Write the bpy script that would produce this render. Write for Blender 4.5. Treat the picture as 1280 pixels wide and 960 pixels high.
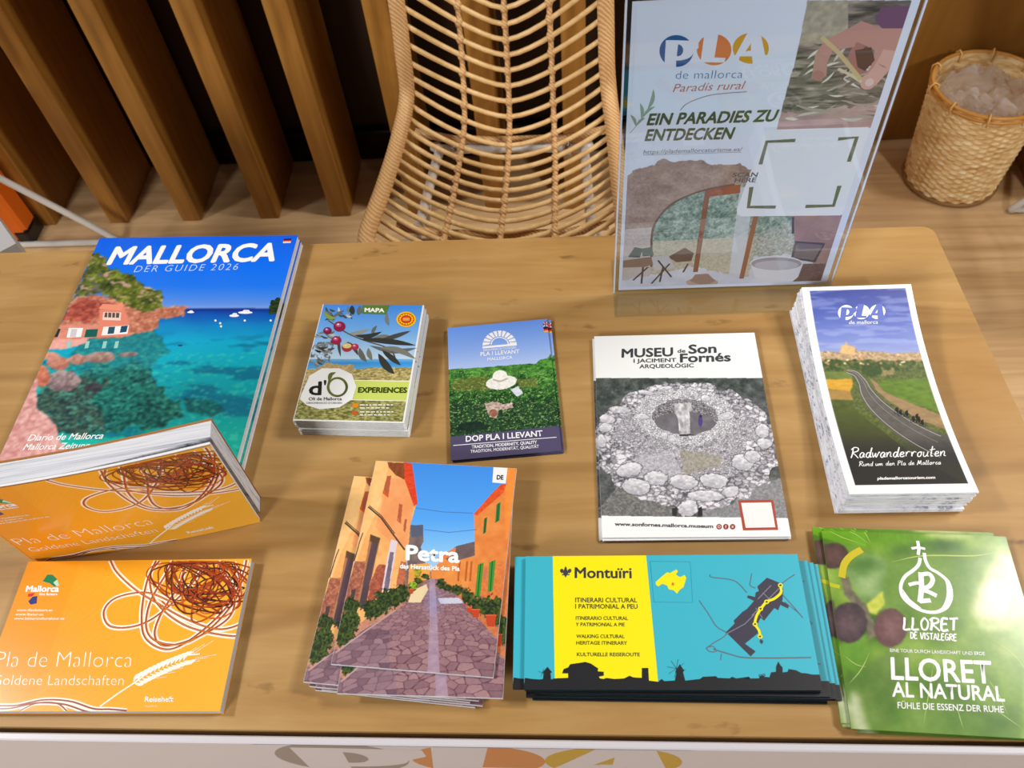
import bpy, math, random
import numpy as np
from mathutils import Matrix, Vector
from mathutils.geometry import tessellate_polygon

for o in list(bpy.data.objects): bpy.data.objects.remove(o)
SC = bpy.context.scene
COL = SC.collection

# ------------------------------------------------------------------ camera
F_PX, NADIR = 1055.0, (728.0, 1225.0)
CAM_Z, ZT = 1.384, 0.75                      # lens height, table-top height
_n = np.array([NADIR[0]-640.0, NADIR[1]-480.0, F_PX]); _n /= np.linalg.norm(_n)
_x = np.array([1.0, 0, 0]) - _n[0]*_n; _x /= np.linalg.norm(_x)
_y = np.cross(_n, _x); _y = -_y if _y[2] < 0 else _y
_a = math.atan2(0.24368926-0.21136663, 0.48515399+0.67182759)
RX = math.cos(_a)*_x - math.sin(_a)*_y
RY = math.sin(_a)*_x + math.cos(_a)*_y
RW = np.array([RX, RY, -_n])                 # camera (right, down, forward) -> world
CAM = np.array([0.0, 0.0, CAM_Z])
def ray(p):
    d = RW @ np.array([p[0]-640.0, p[1]-480.0, F_PX]); return d/np.linalg.norm(d)
def at(p, z):
    d = ray(p); return CAM + d*(z-CAM_Z)/d[2]
def proj(P):
    c = RW.T @ (np.asarray(P, float)-CAM); return np.array([640+F_PX*c[0]/c[2], 480+F_PX*c[1]/c[2]])
cam = bpy.data.cameras.new('camera'); camo = bpy.data.objects.new('camera', cam); COL.objects.link(camo)
M = Matrix.Identity(4)
for i in range(3):
    M[i][0] = RW[i][0]; M[i][1] = -RW[i][1]; M[i][2] = -RW[i][2]; M[i][3] = CAM[i]
camo.matrix_world = M
cam.sensor_width = 36.0; cam.lens = F_PX/1280*36.0; cam.clip_start = 0.01
cam.dof.use_dof = True; cam.dof.focus_distance = 0.78; cam.dof.aperture_fstop = 13
SC.camera = camo

# ------------------------------------------------------------------ light and exposure
SC.view_settings.view_transform = 'Standard'; SC.view_settings.look = 'None'
SC.view_settings.gamma = 1.0; SC.view_settings.use_curve_mapping = False
SC.view_settings.exposure = -1.66
world = bpy.data.worlds.new('world'); SC.world = world; world.use_nodes = True
world.node_tree.nodes['Background'].inputs[0].default_value = (0.93, 0.95, 1.0, 1)
world.node_tree.nodes['Background'].inputs[1].default_value = 0.24
def area(name, loc, target, size, power, color=(1, 1, 1), sy=None):
    l = bpy.data.lights.new(name, 'AREA'); l.energy = power; l.size = size; l.color = color
    if sy: l.shape = 'RECTANGLE'; l.size_y = sy
    o = bpy.data.objects.new(name, l); COL.objects.link(o); o.location = loc
    o.rotation_euler = (Vector(target)-Vector(loc)).to_track_quat('-Z', 'Y').to_euler()
    return o
area('hall_light_left', (-2.2, 0.5, 2.9), (-0.2, 0.5, 0.75), 0.28, 118, (1.0, 0.97, 0.93))
area('hall_light_right', (2.2, 0.75, 2.9), (0.2, 0.4, 0.75), 0.28, 95, (1.0, 0.95, 0.88))
area('fill_light_front', (-1.7, -2.2, 2.3), (0.2, 1.0, 0.6), 0.8, 235, (1.0, 0.98, 0.96))  # added fill light for the upright faces: poster, fins, chair
area('hall_light_behind', (1.62, 1.05, 2.8), (0.4, 0.8, 0.5), 0.4, 72, (1.0, 0.96, 0.9))

_l = bpy.data.lights.new('fill_spot_right', 'SPOT'); _l.energy = 420; _l.spot_size = math.radians(50); _l.spot_blend = 0.6; _l.shadow_soft_size = 0.12; _l.color = (1.0, 0.97, 0.93)  # added fill spot, lifts the right wall panel, basket and sign
_o = bpy.data.objects.new('fill_spot_right', _l); COL.objects.link(_o); _o.location = (1.5, -1.3, 2.3)
_o.rotation_euler = (Vector((0.85, 1.75, 0.35))-Vector(_o.location)).to_track_quat('-Z', 'Y').to_euler()

# ------------------------------------------------------------------ helpers
def lin(c):
    c = np.clip(np.asarray(c, float)/255.0, 0, 1)
    return np.where(c <= 0.04045, c/12.92, ((c+0.055)/1.055)**2.4)
def rgba(c): return tuple(float(v) for v in lin(c))+(1.0,)
def setp(o, **k):
    for a, b in k.items(): o[a] = b
    return o
def thing(name, label, cat, loc=(0, 0, 0), rot=(0, 0, 0), group=None):
    o = bpy.data.objects.new(name, None); COL.objects.link(o)
    o.empty_display_size = 0.02
    o.location = loc; o.rotation_euler = rot; o['label'] = label; o['category'] = cat
    if group: o['group'] = group
    return o
def link(name, me, parent=None, loc=(0, 0, 0), rot=(0, 0, 0)):
    o = bpy.data.objects.new(name, me); COL.objects.link(o); o.location = loc; o.rotation_euler = rot
    if parent: o.parent = parent
    return o
def copy_thing(r, loc, rot, label, group=None):
    c = r.copy(); COL.objects.link(c); c.location = loc; c.rotation_euler = rot; c['label'] = label
    if group: c['group'] = group
    for ch in list(r.children):
        k = ch.copy(); COL.objects.link(k); k.parent = c
        for g in list(ch.children):
            q = g.copy(); COL.objects.link(q); q.parent = k
    return c

class MB:
    """collects vertices and faces; build() links them as one mesh object"""
    def __init__(s): s.v = []; s.f = []; s.m = []
    def add(s, v, f, mat=0):
        b = len(s.v); s.v += [tuple(map(float, p)) for p in v]; s.f += [tuple(b+i for i in q) for q in f]; s.m += [mat]*len(f)
    def box(s, a, b, mat=0, bev=0.0):
        (x0, y0, z0), (x1, y1, z1) = a, b
        if bev <= 0:
            v = [(x0,y0,z0),(x1,y0,z0),(x1,y1,z0),(x0,y1,z0),(x0,y0,z1),(x1,y0,z1),(x1,y1,z1),(x0,y1,z1)]
            s.add(v, [(3,2,1,0),(4,5,6,7),(0,1,5,4),(1,2,6,5),(2,3,7,6),(3,0,4,7)], mat); return
        c = bev
        ring = [(x0+c,y0),(x1-c,y0),(x1,y0+c),(x1,y1-c),(x1-c,y1),(x0+c,y1),(x0,y1-c),(x0,y0+c)]
        ins = [(x0+c,y0+c),(x1-c,y0+c),(x1-c,y0+c),(x1-c,y1-c),(x1-c,y1-c),(x0+c,y1-c),(x0+c,y1-c),(x0+c,y0+c)]
        v = [(*p, z0) for p in ins]+[(*p, z0+c) for p in ring]+[(*p, z1-c) for p in ring]+[(*p, z1) for p in ins]
        f = []
        for k in range(3):
            for i in range(8):
                j = (i+1) % 8; f.append((k*8+i, k*8+j, k*8+8+j, k*8+8+i))
        f.append((7,5,3,1)); f.append((25,27,29,31))
        f = [tuple(q) for q in f]
        s.add(v, f, mat)
    def tube(s, pts, r, n=8, mat=0, closed=False, caps=True):
        pts = [Vector(p) for p in pts]; N = len(pts)
        rr = r if hasattr(r, '__len__') else [r]*N
        tang = []
        for i in range(N):
            a = pts[(i-1) % N] if (closed or i > 0) else pts[i]
            b = pts[(i+1) % N] if (closed or i < N-1) else pts[i]
            tang.append((b-a).normalized())
        u = tang[0].orthogonal().normalized(); v = []
        for i in range(N):
            t = tang[i]; u = (u - t*u.dot(t))
            u = u.normalized() if u.length > 1e-6 else t.orthogonal().normalized()
            w = t.cross(u)
            for k in range(n):
                a = 2*math.pi*k/n; v.append(pts[i]+(u*math.cos(a)+w*math.sin(a))*rr[i])
        f = []
        for i in range(N if closed else N-1):
            j = (i+1) % N
            for k in range(n):
                l = (k+1) % n; f.append((i*n+k, i*n+l, j*n+l, j*n+k))
        if caps and not closed:
            f.append(tuple(range(n-1, -1, -1))); f.append(tuple((N-1)*n+k for k in range(n)))
        s.add(v, f, mat)
    def prism(s, poly, z0, z1, mat=0):
        n = len(poly)
        v = [(p[0], p[1], z0) for p in poly]+[(p[0], p[1], z1) for p in poly]
        s.add(v, [tuple(range(n-1, -1, -1)), tuple(range(n, 2*n))]+[(i, (i+1) % n, n+(i+1) % n, n+i) for i in range(n)], mat)
    def mesh(s, name, mats, smooth=False):
        me = bpy.data.meshes.new(name); me.from_pydata(s.v, [], s.f)
        for m in (mats if isinstance(mats, (list, tuple)) else [mats]): me.materials.append(m)
        me.polygons.foreach_set('material_index', s.m)
        if smooth: me.polygons.foreach_set('use_smooth', [True]*len(s.f))
        me.update(); return me
    def build(s, name, mats, parent=None, smooth=False, loc=(0, 0, 0), rot=(0, 0, 0)):
        return link(name, s.mesh(name, mats, smooth), parent, loc, rot)
def catmull(pts, n=10, closed=False):
    P = [np.asarray(p, float) for p in pts]; out = []; N = len(P)
    for i in range(N if closed else N-1):
        a = P[(i-1) % N] if closed or i > 0 else 2*P[0]-P[1]
        b = P[i]; c = P[(i+1) % N]
        d = P[(i+2) % N] if closed or i < N-2 else 2*P[-1]-P[-2]
        for k in range(n):
            t = k/n
            out.append(0.5*((2*b)+(-a+c)*t+(2*a-5*b+4*c-d)*t*t+(-a+3*b-3*c+d)*t**3))
    if not closed: out.append(P[-1])
    return out

# ------------------------------------------------------------------ materials
def mat(name, color, rough=0.5, spec=0.5, metal=0.0, coat=0.0):
    m = bpy.data.materials.new(name); m.use_nodes = True
    b = m.node_tree.nodes['Principled BSDF']
    b.inputs['Base Color'].default_value = rgba(color); b.inputs['Roughness'].default_value = rough
    b.inputs['Specular IOR Level'].default_value = spec; b.inputs['Metallic'].default_value = metal
    b.inputs['Coat Weight'].default_value = coat; b.inputs['Coat Roughness'].default_value = 0.12
    return m
def nodes(m): return m.node_tree.nodes, m.node_tree.links, m.node_tree.nodes['Principled BSDF']
def grain(name, stops, scale, stretch, rough=0.5, bump=0.0, detail=6, spec=0.5, rotz=0.0, coords='Object', second=None):
    """noise stretched along one axis through a colour ramp"""
    m = mat(name, stops[0][1], rough, spec); N, L, b = nodes(m)
    tc = N.new('ShaderNodeTexCoord'); mp = N.new('ShaderNodeMapping'); mp.inputs['Scale'].default_value = stretch
    mp.inputs['Rotation'].default_value = (0, 0, rotz)
    no = N.new('ShaderNodeTexNoise'); no.inputs['Scale'].default_value = scale; no.inputs['Detail'].default_value = detail
    no.inputs['Distortion'].default_value = 0.6; no.inputs['Roughness'].default_value = 0.6
    rp = N.new('ShaderNodeValToRGB'); cr = rp.color_ramp
    while len(cr.elements) < len(stops): cr.elements.new(0.5)
    for e, (p, c) in zip(cr.elements, stops): e.position = p; e.color = rgba(c)
    L.new(tc.outputs[coords], mp.inputs[0]); L.new(mp.outputs[0], no.inputs[0]); L.new(no.outputs[0], rp.inputs[0])
    out = rp.outputs[0]
    if second:                                  # large stains: (scale, colour, amount)
        n2 = N.new('ShaderNodeTexNoise'); n2.inputs['Scale'].default_value = second[0]; n2.inputs['Detail'].default_value = 4
        L.new(tc.outputs[coords], n2.inputs[0])
        r2 = N.new('ShaderNodeMapRange'); r2.inputs[1].default_value = 0.45; r2.inputs[2].default_value = 0.7; r2.inputs[4].default_value = second[2]
        L.new(n2.outputs[0], r2.inputs[0])
        mx = N.new('ShaderNodeMix'); mx.data_type = 'RGBA'; mx.inputs[7].default_value = rgba(second[1])
        L.new(r2.outputs[0], mx.inputs[0]); L.new(out, mx.inputs[6]); out = mx.outputs[2]
    L.new(out, b.inputs['Base Color'])
    if bump:
        bp = N.new('ShaderNodeBump'); bp.inputs['Strength'].default_value = bump; bp.inputs['Distance'].default_value = 0.002
        L.new(no.outputs[0], bp.inputs['Height']); L.new(bp.outputs[0], b.inputs['Normal'])
    return m
def printmat(name, rough=0.3, coat=0.0, spec=0.5):
    m = mat(name, (255, 255, 255), rough, spec, 0, coat); N, L, b = nodes(m)
    a = N.new('ShaderNodeAttribute'); a.attribute_name = 'ink'; L.new(a.outputs['Color'], b.inputs['Base Color'])
    return m
M_PRINT = printmat('printed_paper', 0.38)
M_GLOSS = printmat('glossy_printed_paper', 0.22, 0.25)
M_LACQ = printmat('printed_lacquer', 0.35)
M_PAPER = mat('white_paper', (232, 233, 236), 0.6, 0.3)
M_EDGE = grain('cut_page_edges', [(0.3, (178, 182, 192)), (0.5, (222, 224, 230)), (0.65, (242, 243, 247))], 60, (1, 1, 60), 0.7)
M_SPECK = grain('printed_fold_edges', [(0.46, (240, 241, 246)), (0.56, (222, 223, 232)), (0.62, (140, 143, 160)), (0.68, (226, 228, 236))], 90, (1, 1.2, 7), 0.7, detail=8)
M_DARKEDGE = mat('black_print_edge', (30, 30, 34), 0.5)
M_CYAN = mat('cyan_print', (60, 180, 202), 0.4)
M_PURPLE = mat('purple_print', (80, 75, 106), 0.4)
M_GREENB = mat('green_print', (110, 140, 60), 0.3)
M_ORANGE = mat('orange_print', (236, 156, 24), 0.25)
def clear(name, tint, fac_add=0.0, rough=0.01, ior=1.49):
    m = bpy.data.materials.new(name); m.use_nodes = True; N = m.node_tree.nodes; L = m.node_tree.links; N.clear()
    o = N.new('ShaderNodeOutputMaterial'); mx = N.new('ShaderNodeMixShader'); t = N.new('ShaderNodeBsdfTransparent'); g = N.new('ShaderNodeBsdfGlossy')
    fr = N.new('ShaderNodeFresnel'); fr.inputs[0].default_value = ior
    ad = N.new('ShaderNodeMath'); ad.operation = 'ADD'; ad.inputs[1].default_value = fac_add; ad.use_clamp = True
    t.inputs[0].default_value = rgba(tint); g.inputs['Roughness'].default_value = rough
    ge = N.new('ShaderNodeNewGeometry'); inv = N.new('ShaderNodeMath'); inv.operation = 'SUBTRACT'; inv.inputs[0].default_value = 1.0
    mu = N.new('ShaderNodeMath'); mu.operation = 'MULTIPLY'          # reflect on outer faces only
    L.new(ge.outputs['Backfacing'], inv.inputs[1]); L.new(fr.outputs[0], ad.inputs[0]); L.new(ad.outputs[0], mu.inputs[0]); L.new(inv.outputs[0], mu.inputs[1]); L.new(mu.outputs[0], mx.inputs[0]); L.new(t.outputs[0], mx.inputs[1]); L.new(g.outputs[0], mx.inputs[2]); L.new(mx.outputs[0], o.inputs[0])
    return m
M_ACRYL = clear('clear_acrylic', (247, 250, 252), 0.03)
M_BAG = clear('clear_plastic_film', (236, 236, 240), 0.28, 0.10)
def _milky(m):                               # thin film: mostly clear, a little milky
    N, L = m.node_tree.nodes, m.node_tree.links; out = [n for n in N if n.type == 'OUTPUT_MATERIAL'][0]; src = out.inputs[0].links[0].from_socket
    d = N.new('ShaderNodeBsdfTranslucent'); d2 = N.new('ShaderNodeBsdfDiffuse'); d.inputs[0].default_value = d2.inputs[0].default_value = rgba((236, 234, 232))
    a = N.new('ShaderNodeAddShader'); mx = N.new('ShaderNodeMixShader'); mx.inputs[0].default_value = 0.20
    L.new(d2.outputs[0], a.inputs[0]); L.new(d.outputs[0], a.inputs[1]); L.new(src, mx.inputs[1]); L.new(a.outputs[0], mx.inputs[2]); L.new(mx.outputs[0], out.inputs[0])
_milky(M_BAG)
M_PLY = grain('stained_plywood', [(0.25, (158, 118, 65)), (0.5, (176, 137, 82)), (0.75, (190, 153, 98))], 14, (0.35, 3, 1), 0.45, 0.05, spec=0.35, second=(6, (160, 114, 56), 0.45))
def _marks(m):                                # knots, scuffs and thin seams of the veneer
    N, L, b = nodes(m); src = b.inputs['Base Color'].links[0].from_socket
    tc = N.new('ShaderNodeTexCoord')
    n1 = N.new('ShaderNodeTexNoise'); n1.inputs['Scale'].default_value = 34; n1.inputs['Detail'].default_value = 5; mp = N.new('ShaderNodeMapping'); mp.inputs['Scale'].default_value = (0.6, 1.3, 1)
    L.new(tc.outputs['Object'], mp.inputs[0]); L.new(mp.outputs[0], n1.inputs[0])
    r1 = N.new('ShaderNodeMapRange'); r1.inputs[1].default_value = 0.66; r1.inputs[2].default_value = 0.76; r1.inputs[4].default_value = 0.75; L.new(n1.outputs[0], r1.inputs[0])
    w = N.new('ShaderNodeTexWave'); w.bands_direction = 'Y'; w.inputs['Scale'].default_value = 2.2; w.inputs['Distortion'].default_value = 5.0; w.inputs['Detail'].default_value = 3; w.inputs['Detail Scale'].default_value = 1.2
    mp2 = N.new('ShaderNodeMapping'); mp2.inputs['Scale'].default_value = (0.35, 1, 1); L.new(tc.outputs['Object'], mp2.inputs[0]); L.new(mp2.outputs[0], w.inputs[0])
    r2 = N.new('ShaderNodeMapRange'); r2.inputs[1].default_value = 0.965; r2.inputs[2].default_value = 1.0; r2.inputs[4].default_value = 0.35; L.new(w.outputs[1], r2.inputs[0])
    for fac, c in ((r1, (96, 66, 32)), (r2, (120, 84, 42))):
        mx = N.new('ShaderNodeMix'); mx.data_type = 'RGBA'; mx.inputs[7].default_value = rgba(c)
        L.new(fac.outputs[0], mx.inputs[0]); L.new(src, mx.inputs[6]); src = mx.outputs[2]
    L.new(src, b.inputs['Base Color'])
_marks(M_PLY)
M_FLOOR = grain('pale_oak_laminate', [(0.3, (188, 150, 104)), (0.5, (212, 176, 128)), (0.7, (228, 196, 152))], 5, (0.35, 7, 1), 0.45, second=(1.5, (190, 150, 104), 0.4))
M_SLAT = grain('varnished_brown_timber', [(0.3, (128, 84, 26)), (0.5, (156, 106, 40)), (0.7, (172, 122, 52))], 6, (5, 5, 0.5), 0.5)
M_WALLB = grain('dark_brown_board', [(0.3, (40, 23, 11)), (0.6, (54, 32, 14))], 4, (4, 4, 0.4), 0.6)
M_PANEL = grain('brown_wall_panel', [(0.3, (126, 84, 26)), (0.5, (144, 98, 34)), (0.7, (154, 106, 40))], 3, (3, 3, 0.5), 0.5)
M_BLACK = mat('black_gloss', (8, 8, 10), 0.25)
M_WHITE = mat('white_lacquer', (208, 204, 210), 0.35)
M_STEEL = mat('white_coated_tube', (214, 212, 208), 0.3, 0.5)
M_CHROME = mat('chrome', (200, 200, 200), 0.15, 0.5, 1.0)
M_RATTAN = grain('rattan_cane', [(0.3, (206, 166, 106)), (0.5, (224, 186, 128)), (0.7, (236, 202, 150))], 40, (1, 1, 1), 0.45)
def wrapmat():
    m = mat('wrapped_rattan', (206, 160, 106), 0.5); N, L, b = nodes(m)
    tc = N.new('ShaderNodeTexCoord'); w = N.new('ShaderNodeTexWave'); w.bands_direction = 'DIAGONAL'; w.inputs['Scale'].default_value = 75
    w.inputs['Distortion'].default_value = 2.5
    rp = N.new('ShaderNodeValToRGB'); rp.color_ramp.elements[0].color = rgba((192, 146, 94)); rp.color_ramp.elements[1].color = rgba((224, 182, 128))
    L.new(tc.outputs['Object'], w.inputs[0]); L.new(w.outputs[1], rp.inputs[0]); L.new(rp.outputs[0], b.inputs['Base Color'])
    bp = N.new('ShaderNodeBump'); bp.inputs['Strength'].default_value = 0.35; bp.inputs['Distance'].default_value = 0.002
    L.new(w.outputs[1], bp.inputs['Height']); L.new(bp.outputs[0], b.inputs['Normal'])
    return m
M_WRAP = wrapmat()
M_BASKET = grain('woven_bamboo', [(0.32, (204, 158, 96)), (0.5, (238, 206, 148)), (0.66, (250, 230, 186))], 26, (1, 1, 4.5), 0.5, detail=3)
M_ORPLAST = mat('orange_plastic', (222, 104, 14), 0.4)
M_CARD = mat('light_grey_card', (206, 206, 208), 0.6)

# ------------------------------------------------------------------ the room
def struct(o): o['kind'] = 'structure'; return o
WALL_Y = 1.70
f = MB(); f.box((-3.2, -1.2, -0.05), (3.2, WALL_Y+0.1, 0.0)); struct(f.build('floor', M_FLOOR))
f = MB(); f.box((-3.2, WALL_Y, 0), (0.30, WALL_Y+0.1, 2.7)); struct(f.build('wall_back', M_WALLB))
f = MB(); f.box((0.30, WALL_Y-0.02, 0), (3.2, WALL_Y+0.1, 2.7)); struct(f.build('wall_back_right', M_PANEL))
f = MB(); f.box((-3.2, WALL_Y-0.025, 0), (0.30, WALL_Y, 0.085), 0, 0.004); struct(f.build('baseboard_back', M_BLACK))
# timber fins along the back wall
fin_x = [-1.276, -1.092, -0.911, -0.718, -0.544, -0.357, -0.173, 0.012, 0.196, 1.062]
fin_says = ['behind the orange case', 'behind the white chair runner at far left', 'first full fin left of the guide books', 'second full fin from the left, above the blue guide', 'third full fin from the left, over the guide title corner', 'just left of the rattan chair', 'seen through the left half of the chair back', 'seen through the right half of the chair back', 'between the chair and the sign', 'at right edge behind the bamboo basket']
for x, say in zip(fin_x, fin_says):
    m = MB(); m.box((-0.0235, 0.0, 0), (0.0235, WALL_Y-1.474-0.026, 2.6), 0, 0.002)
    o = m.build('timber_fin', M_SLAT, None, False, (x, 1.474 if x < 0.9 else 1.44, 0))
    setp(o, label='brown vertical timber wall fin, '+say, category='wall fin', group='timber fins along the back wall')

# ------------------------------------------------------------------ display counter
tbl = thing('display_counter', 'low wooden display counter with stained plywood top and white front panel', 'counter', (0, 0, 0))
FL, FR = at((0, 908), ZT), at((1280, 925), ZT); BL_, BR_ = at((0, 316), ZT), at((1150, 283), ZT)
yf, yb = float((FL[1]+FR[1])/2), float((BL_[1]+BR_[1])/2)
def corner(cx, cy, r, a0, a1, n=6): return [(cx+r*math.cos(math.radians(a0+(a1-a0)*i/n)), cy+r*math.sin(math.radians(a0+(a1-a0)*i/n))) for i in range(n+1)]
r1, r2 = at((1185, 322), ZT), at((1280, 525), ZT)
def xr(y): return float(r1[0]+(r2[0]-r1[0])*(y-r1[1])/(r2[1]-r1[1]))
XL = -0.95
poly = [(XL, yb), (XL, yf), (xr(yf), yf)]+corner(xr(yb)-0.012, yb-0.012, 0.012, -4, 90)
m = MB(); m.prism(poly, ZT-0.018, ZT-0.0003); m.build('plywood_top', M_PLY, tbl)
m = MB(); m.box((XL, yf-0.009, 0.02), (xr(yf), yf-0.0035, ZT-0.002), 0, 0.001); fp = m.build('front_panel', M_WHITE, tbl)
m = MB(); m.box((XL, yf, 0.0), (XL+0.018, yb-0.03, ZT-0.019)); m.build('side_panel', M_WHITE, tbl)
m = MB(); m.prism([(xr(yf)-0.03, yf), (xr(yf)-0.012, yf), (xr(yb)-0.016, yb-0.03), (xr(yb)-0.034, yb-0.03)], 0.0, ZT-0.019); m.build('side_panel', M_WHITE, tbl)
m = MB(); m.box((XL+0.02, yb-0.10, 0.30), (xr(yb)-0.04, yb-0.08, ZT-0.019)); m.build('stretcher', M_SLAT, tbl)

# ------------------------------------------------------------------ rattan chair
def make_chair(name, label, loc, rotz):
    root = thing(name, label, 'chair', loc, (0, 0, rotz), 'rattan chairs behind the counter')
    # centre line of the shell: (y, z), half width
    line = catmull([(-0.125, 0.452, 0.189), (-0.07, 0.440, 0.193), (0.06, 0.424, 0.186), (0.19, 0.422, 0.178), (0.275, 0.446, 0.168), (0.318, 0.52, 0.163),
                    (0.340, 0.62, 0.158), (0.362, 0.72, 0.158), (0.39, 0.82, 0.158)], 8)
    line = [np.array(p) for p in line]; n = len(line)
    s = np.concatenate([[0], np.cumsum([np.linalg.norm(line[i+1][:2]-line[i][:2]) for i in range(n-1)])]); s /= s[-1]
    def cl(t):
        return np.array([np.interp(t, s, [p[k] for p in line]) for k in range(3)])
    def nrm(t):
        a, b = cl(max(t-0.02, 0)), cl(min(t+0.02, 1)); d = (b-a)[:2]; d /= np.linalg.norm(d); return np.array([-d[1], d[0]])  # towards the sitter/up
    def surf(t, u):                            # u -1..1 across
        c = cl(t); nn = nrm(t); lift = 0.058*(abs(u)**2.0)
        a, b = cl(max(t-0.02, 0)), cl(min(t+0.02, 1)); d = (b-a)[:2]; d /= np.linalg.norm(d)
        adv = (0.045+0.075*min(1, max(0, (t-0.45)/0.25)))*(abs(u)**1.5)*min(1, max(0, (1.02-t)*8))
        y = c[0]+nn[0]*lift*1.0+d[0]*adv; z = c[1]+nn[1]*lift+d[1]*adv
        return (u*c[2], y, z)
    # rim: front edge, both sides, top
    rim = []
    for t in np.linspace(0.03, 0.97, 40): rim.append(surf(t, -1))
    top = [surf(0.985, -0.96), surf(1, -0.8), surf(1, -0.4), surf(1, 0), surf(1, 0.4), surf(1, 0.8), surf(0.985, 0.96)]
    front = [surf(0.012, 0.97), surf(0.0, 0.85), surf(0, 0.45), surf(0, 0), surf(0, -0.45), surf(0, -0.85), surf(0.012, -0.97)]
    rim += top+[surf(t, 1) for t in np.linspace(0.97, 0.03, 40)]+front
    m = MB(); m.tube(rim, 0.0135, 10, 0, True); m.build('rim', M_WRAP, root, True)
    spines = (-0.46, 0.0, 0.46)
    ts = np.linspace(0.02, 0.975, 31)
    for t in ts:
        m = MB(); m.tube([surf(t, u) for u in np.linspace(-0.985, 0.985, 17)], 0.0042, 8); m.build('cane_rod', M_RATTAN, root, True)
    for u in spines:
        m = MB(); m.tube([np.array(surf(t, u))+np.array([0, *(nrm(t)*-0.005)]) for t in np.linspace(0.0, 1, 50)], 0.0046, 8)
        sp = m.build('spine_cane', M_WRAP, root, True)
        k = MB()
        for t in ts:
            c = np.array(surf(t, u)); a = np.array(surf(min(t+0.008, 1), u)); b = np.array(surf(max(t-0.008, 0), u))
            k.tube([b, c, a], [0.0054, 0.0072, 0.0054], 8)
        k.build('cane_binding', M_WRAP, sp, True)
    # tubular frame below
    fr = MB(); zf = 0.392
    def rp(pts, r=0.02): return catmull(pts, 6)
    fr.tube(catmull([(-0.14, 0.05, zf), (0.14, 0.05, zf), (0.145, 0.06, zf), (0.13, 0.27, zf+0.005), (0.12, 0.28, zf+0.005), (-0.12, 0.28, zf+0.005), (-0.13, 0.27, zf+0.005), (-0.145, 0.06, zf)], 6, True), 0.0085, 10, 0, True)
    sf = fr.build('seat_frame', M_STEEL, root, True)
    for sx in (-1, 1):
        lg = MB()
        lg.tube(catmull([(sx*0.142, 0.06, zf-0.004), (sx*0.15, 0.04, zf-0.05), (sx*0.20, -0.06, 0.03), (sx*0.203, -0.05, 0.010), (sx*0.206, -0.02, 0.0085),
                         (sx*0.206, 0.26, 0.0085), (sx*0.203, 0.335, 0.012), (sx*0.198, 0.332, 0.04), (sx*0.147, 0.155, zf-0.06), (sx*0.138, 0.145, zf-0.004)], 6), 0.0075, 10)
        lg.build('leg', M_STEEL, root, True)
    for sx in (-1, 1):
        for y, z in ((0.06, zf+0.014), (0.275, zf+0.018)):
            b = MB(); b.tube([(sx*0.10, y, zf-0.008), (sx*0.10, y, z), (sx*0.10, y, z+0.006)], [0.009, 0.009, 0.004], 10); b.build('bolt', M_CHROME, root, True)
    for y, w in ((0.05, 0.17), (0.285, 0.17)):
        b = MB(); b.tube([(-w, y, zf+0.040), (-w*0.6, y, zf+0.022), (0, y, zf+0.019), (w*0.6, y, zf+0.022), (w, y, zf+0.040)], 0.0075, 8); b.build('cross_cane', M_WRAP, root, True)
    return root
cx = at((622, 300), 0.45)
chair = make_chair('rattan_chair', 'natural rattan chair with curved cane rods standing behind the counter', (float(cx[0]), float(cx[1]), 0), math.radians(-2))
lf = at((148, 306), 0)
copy_thing(chair, (float(lf[0])-0.338, float(lf[1])-0.204, 0), (0, 0, math.radians(-90)), 'rattan chair cropped at left edge, its white metal runner beside the orange case')
rf = at((1272, 266), 0)
copy_thing(chair, (float(rf[0])+0.330, float(rf[1])-0.203, 0), (0, 0, math.radians(90)), 'rattan chair cropped at right edge, only white leg end showing beside basket')

# ------------------------------------------------------------------ bamboo basket with a plastic bag
def lathe_weave(name, r0, r1, h, th, parent):
    n, rows, sub = 40, 36, 2
    NV = n*4; m = MB(); V = []
    R = rows*4
    for j in range(R+1):
        t = j/R; z = h*t; row = int(t*rows-1e-6); ph = (t*rows) % 1.0
        for k in range(NV):
            a = 2*math.pi*k/NV
            rb = r0+(r1-r0)*t+0.004*math.sin(math.pi*min(1, t*6))*0
            w = math.cos(a*n/2+math.pi*(row % 2))
            pr = math.sin(math.pi*min(max(ph, 0.0), 1.0))
            r = rb+0.0022*w*pr-0.0008*(1-pr)
            V.append((r*math.cos(a), r*math.sin(a), z))
    F = [(j*NV+k, j*NV+(k+1) % NV, (j+1)*NV+(k+1) % NV, (j+1)*NV+k) for j in range(R) for k in range(NV)]
    m.add(V, F)
    Vi = []
    for t in (1, 0.5, 0.03):
        for k in range(NV):
            a = 2*math.pi*k/NV; r = r0+(r1-r0)*t-th; Vi.append((r*math.cos(a), r*math.sin(a), h*t))
    m.add(Vi, [(j*NV+k, j*NV+(k+1) % NV, (j+1)*NV+(k+1) % NV, (j+1)*NV+k) for j in range(2) for k in range(NV)])
    return m.build(name, M_BASKET, parent, False)
bc = at((1186, 222), 0)
bk = thing('bamboo_basket', 'round woven bamboo waste basket standing on the pale floor', 'basket', (float(bc[0]), float(bc[1]), 0))
BR0, BR1, BH = 0.098, 0.116, 0.25
lathe_weave('woven_wall', BR0, BR1, BH, 0.006, bk)
m = MB(); m.tube([((BR1-0.002)*math.cos(a), (BR1-0.002)*math.sin(a), BH) for a in np.linspace(0, 2*math.pi, 65)[:-1]], 0.0042, 8, 0, True)
m.tube([(BR1*1.0*math.cos(a), BR1*1.0*math.sin(a), BH-0.009) for a in np.linspace(0, 2*math.pi, 65)[:-1]], 0.0034, 6, 0, True)
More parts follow.
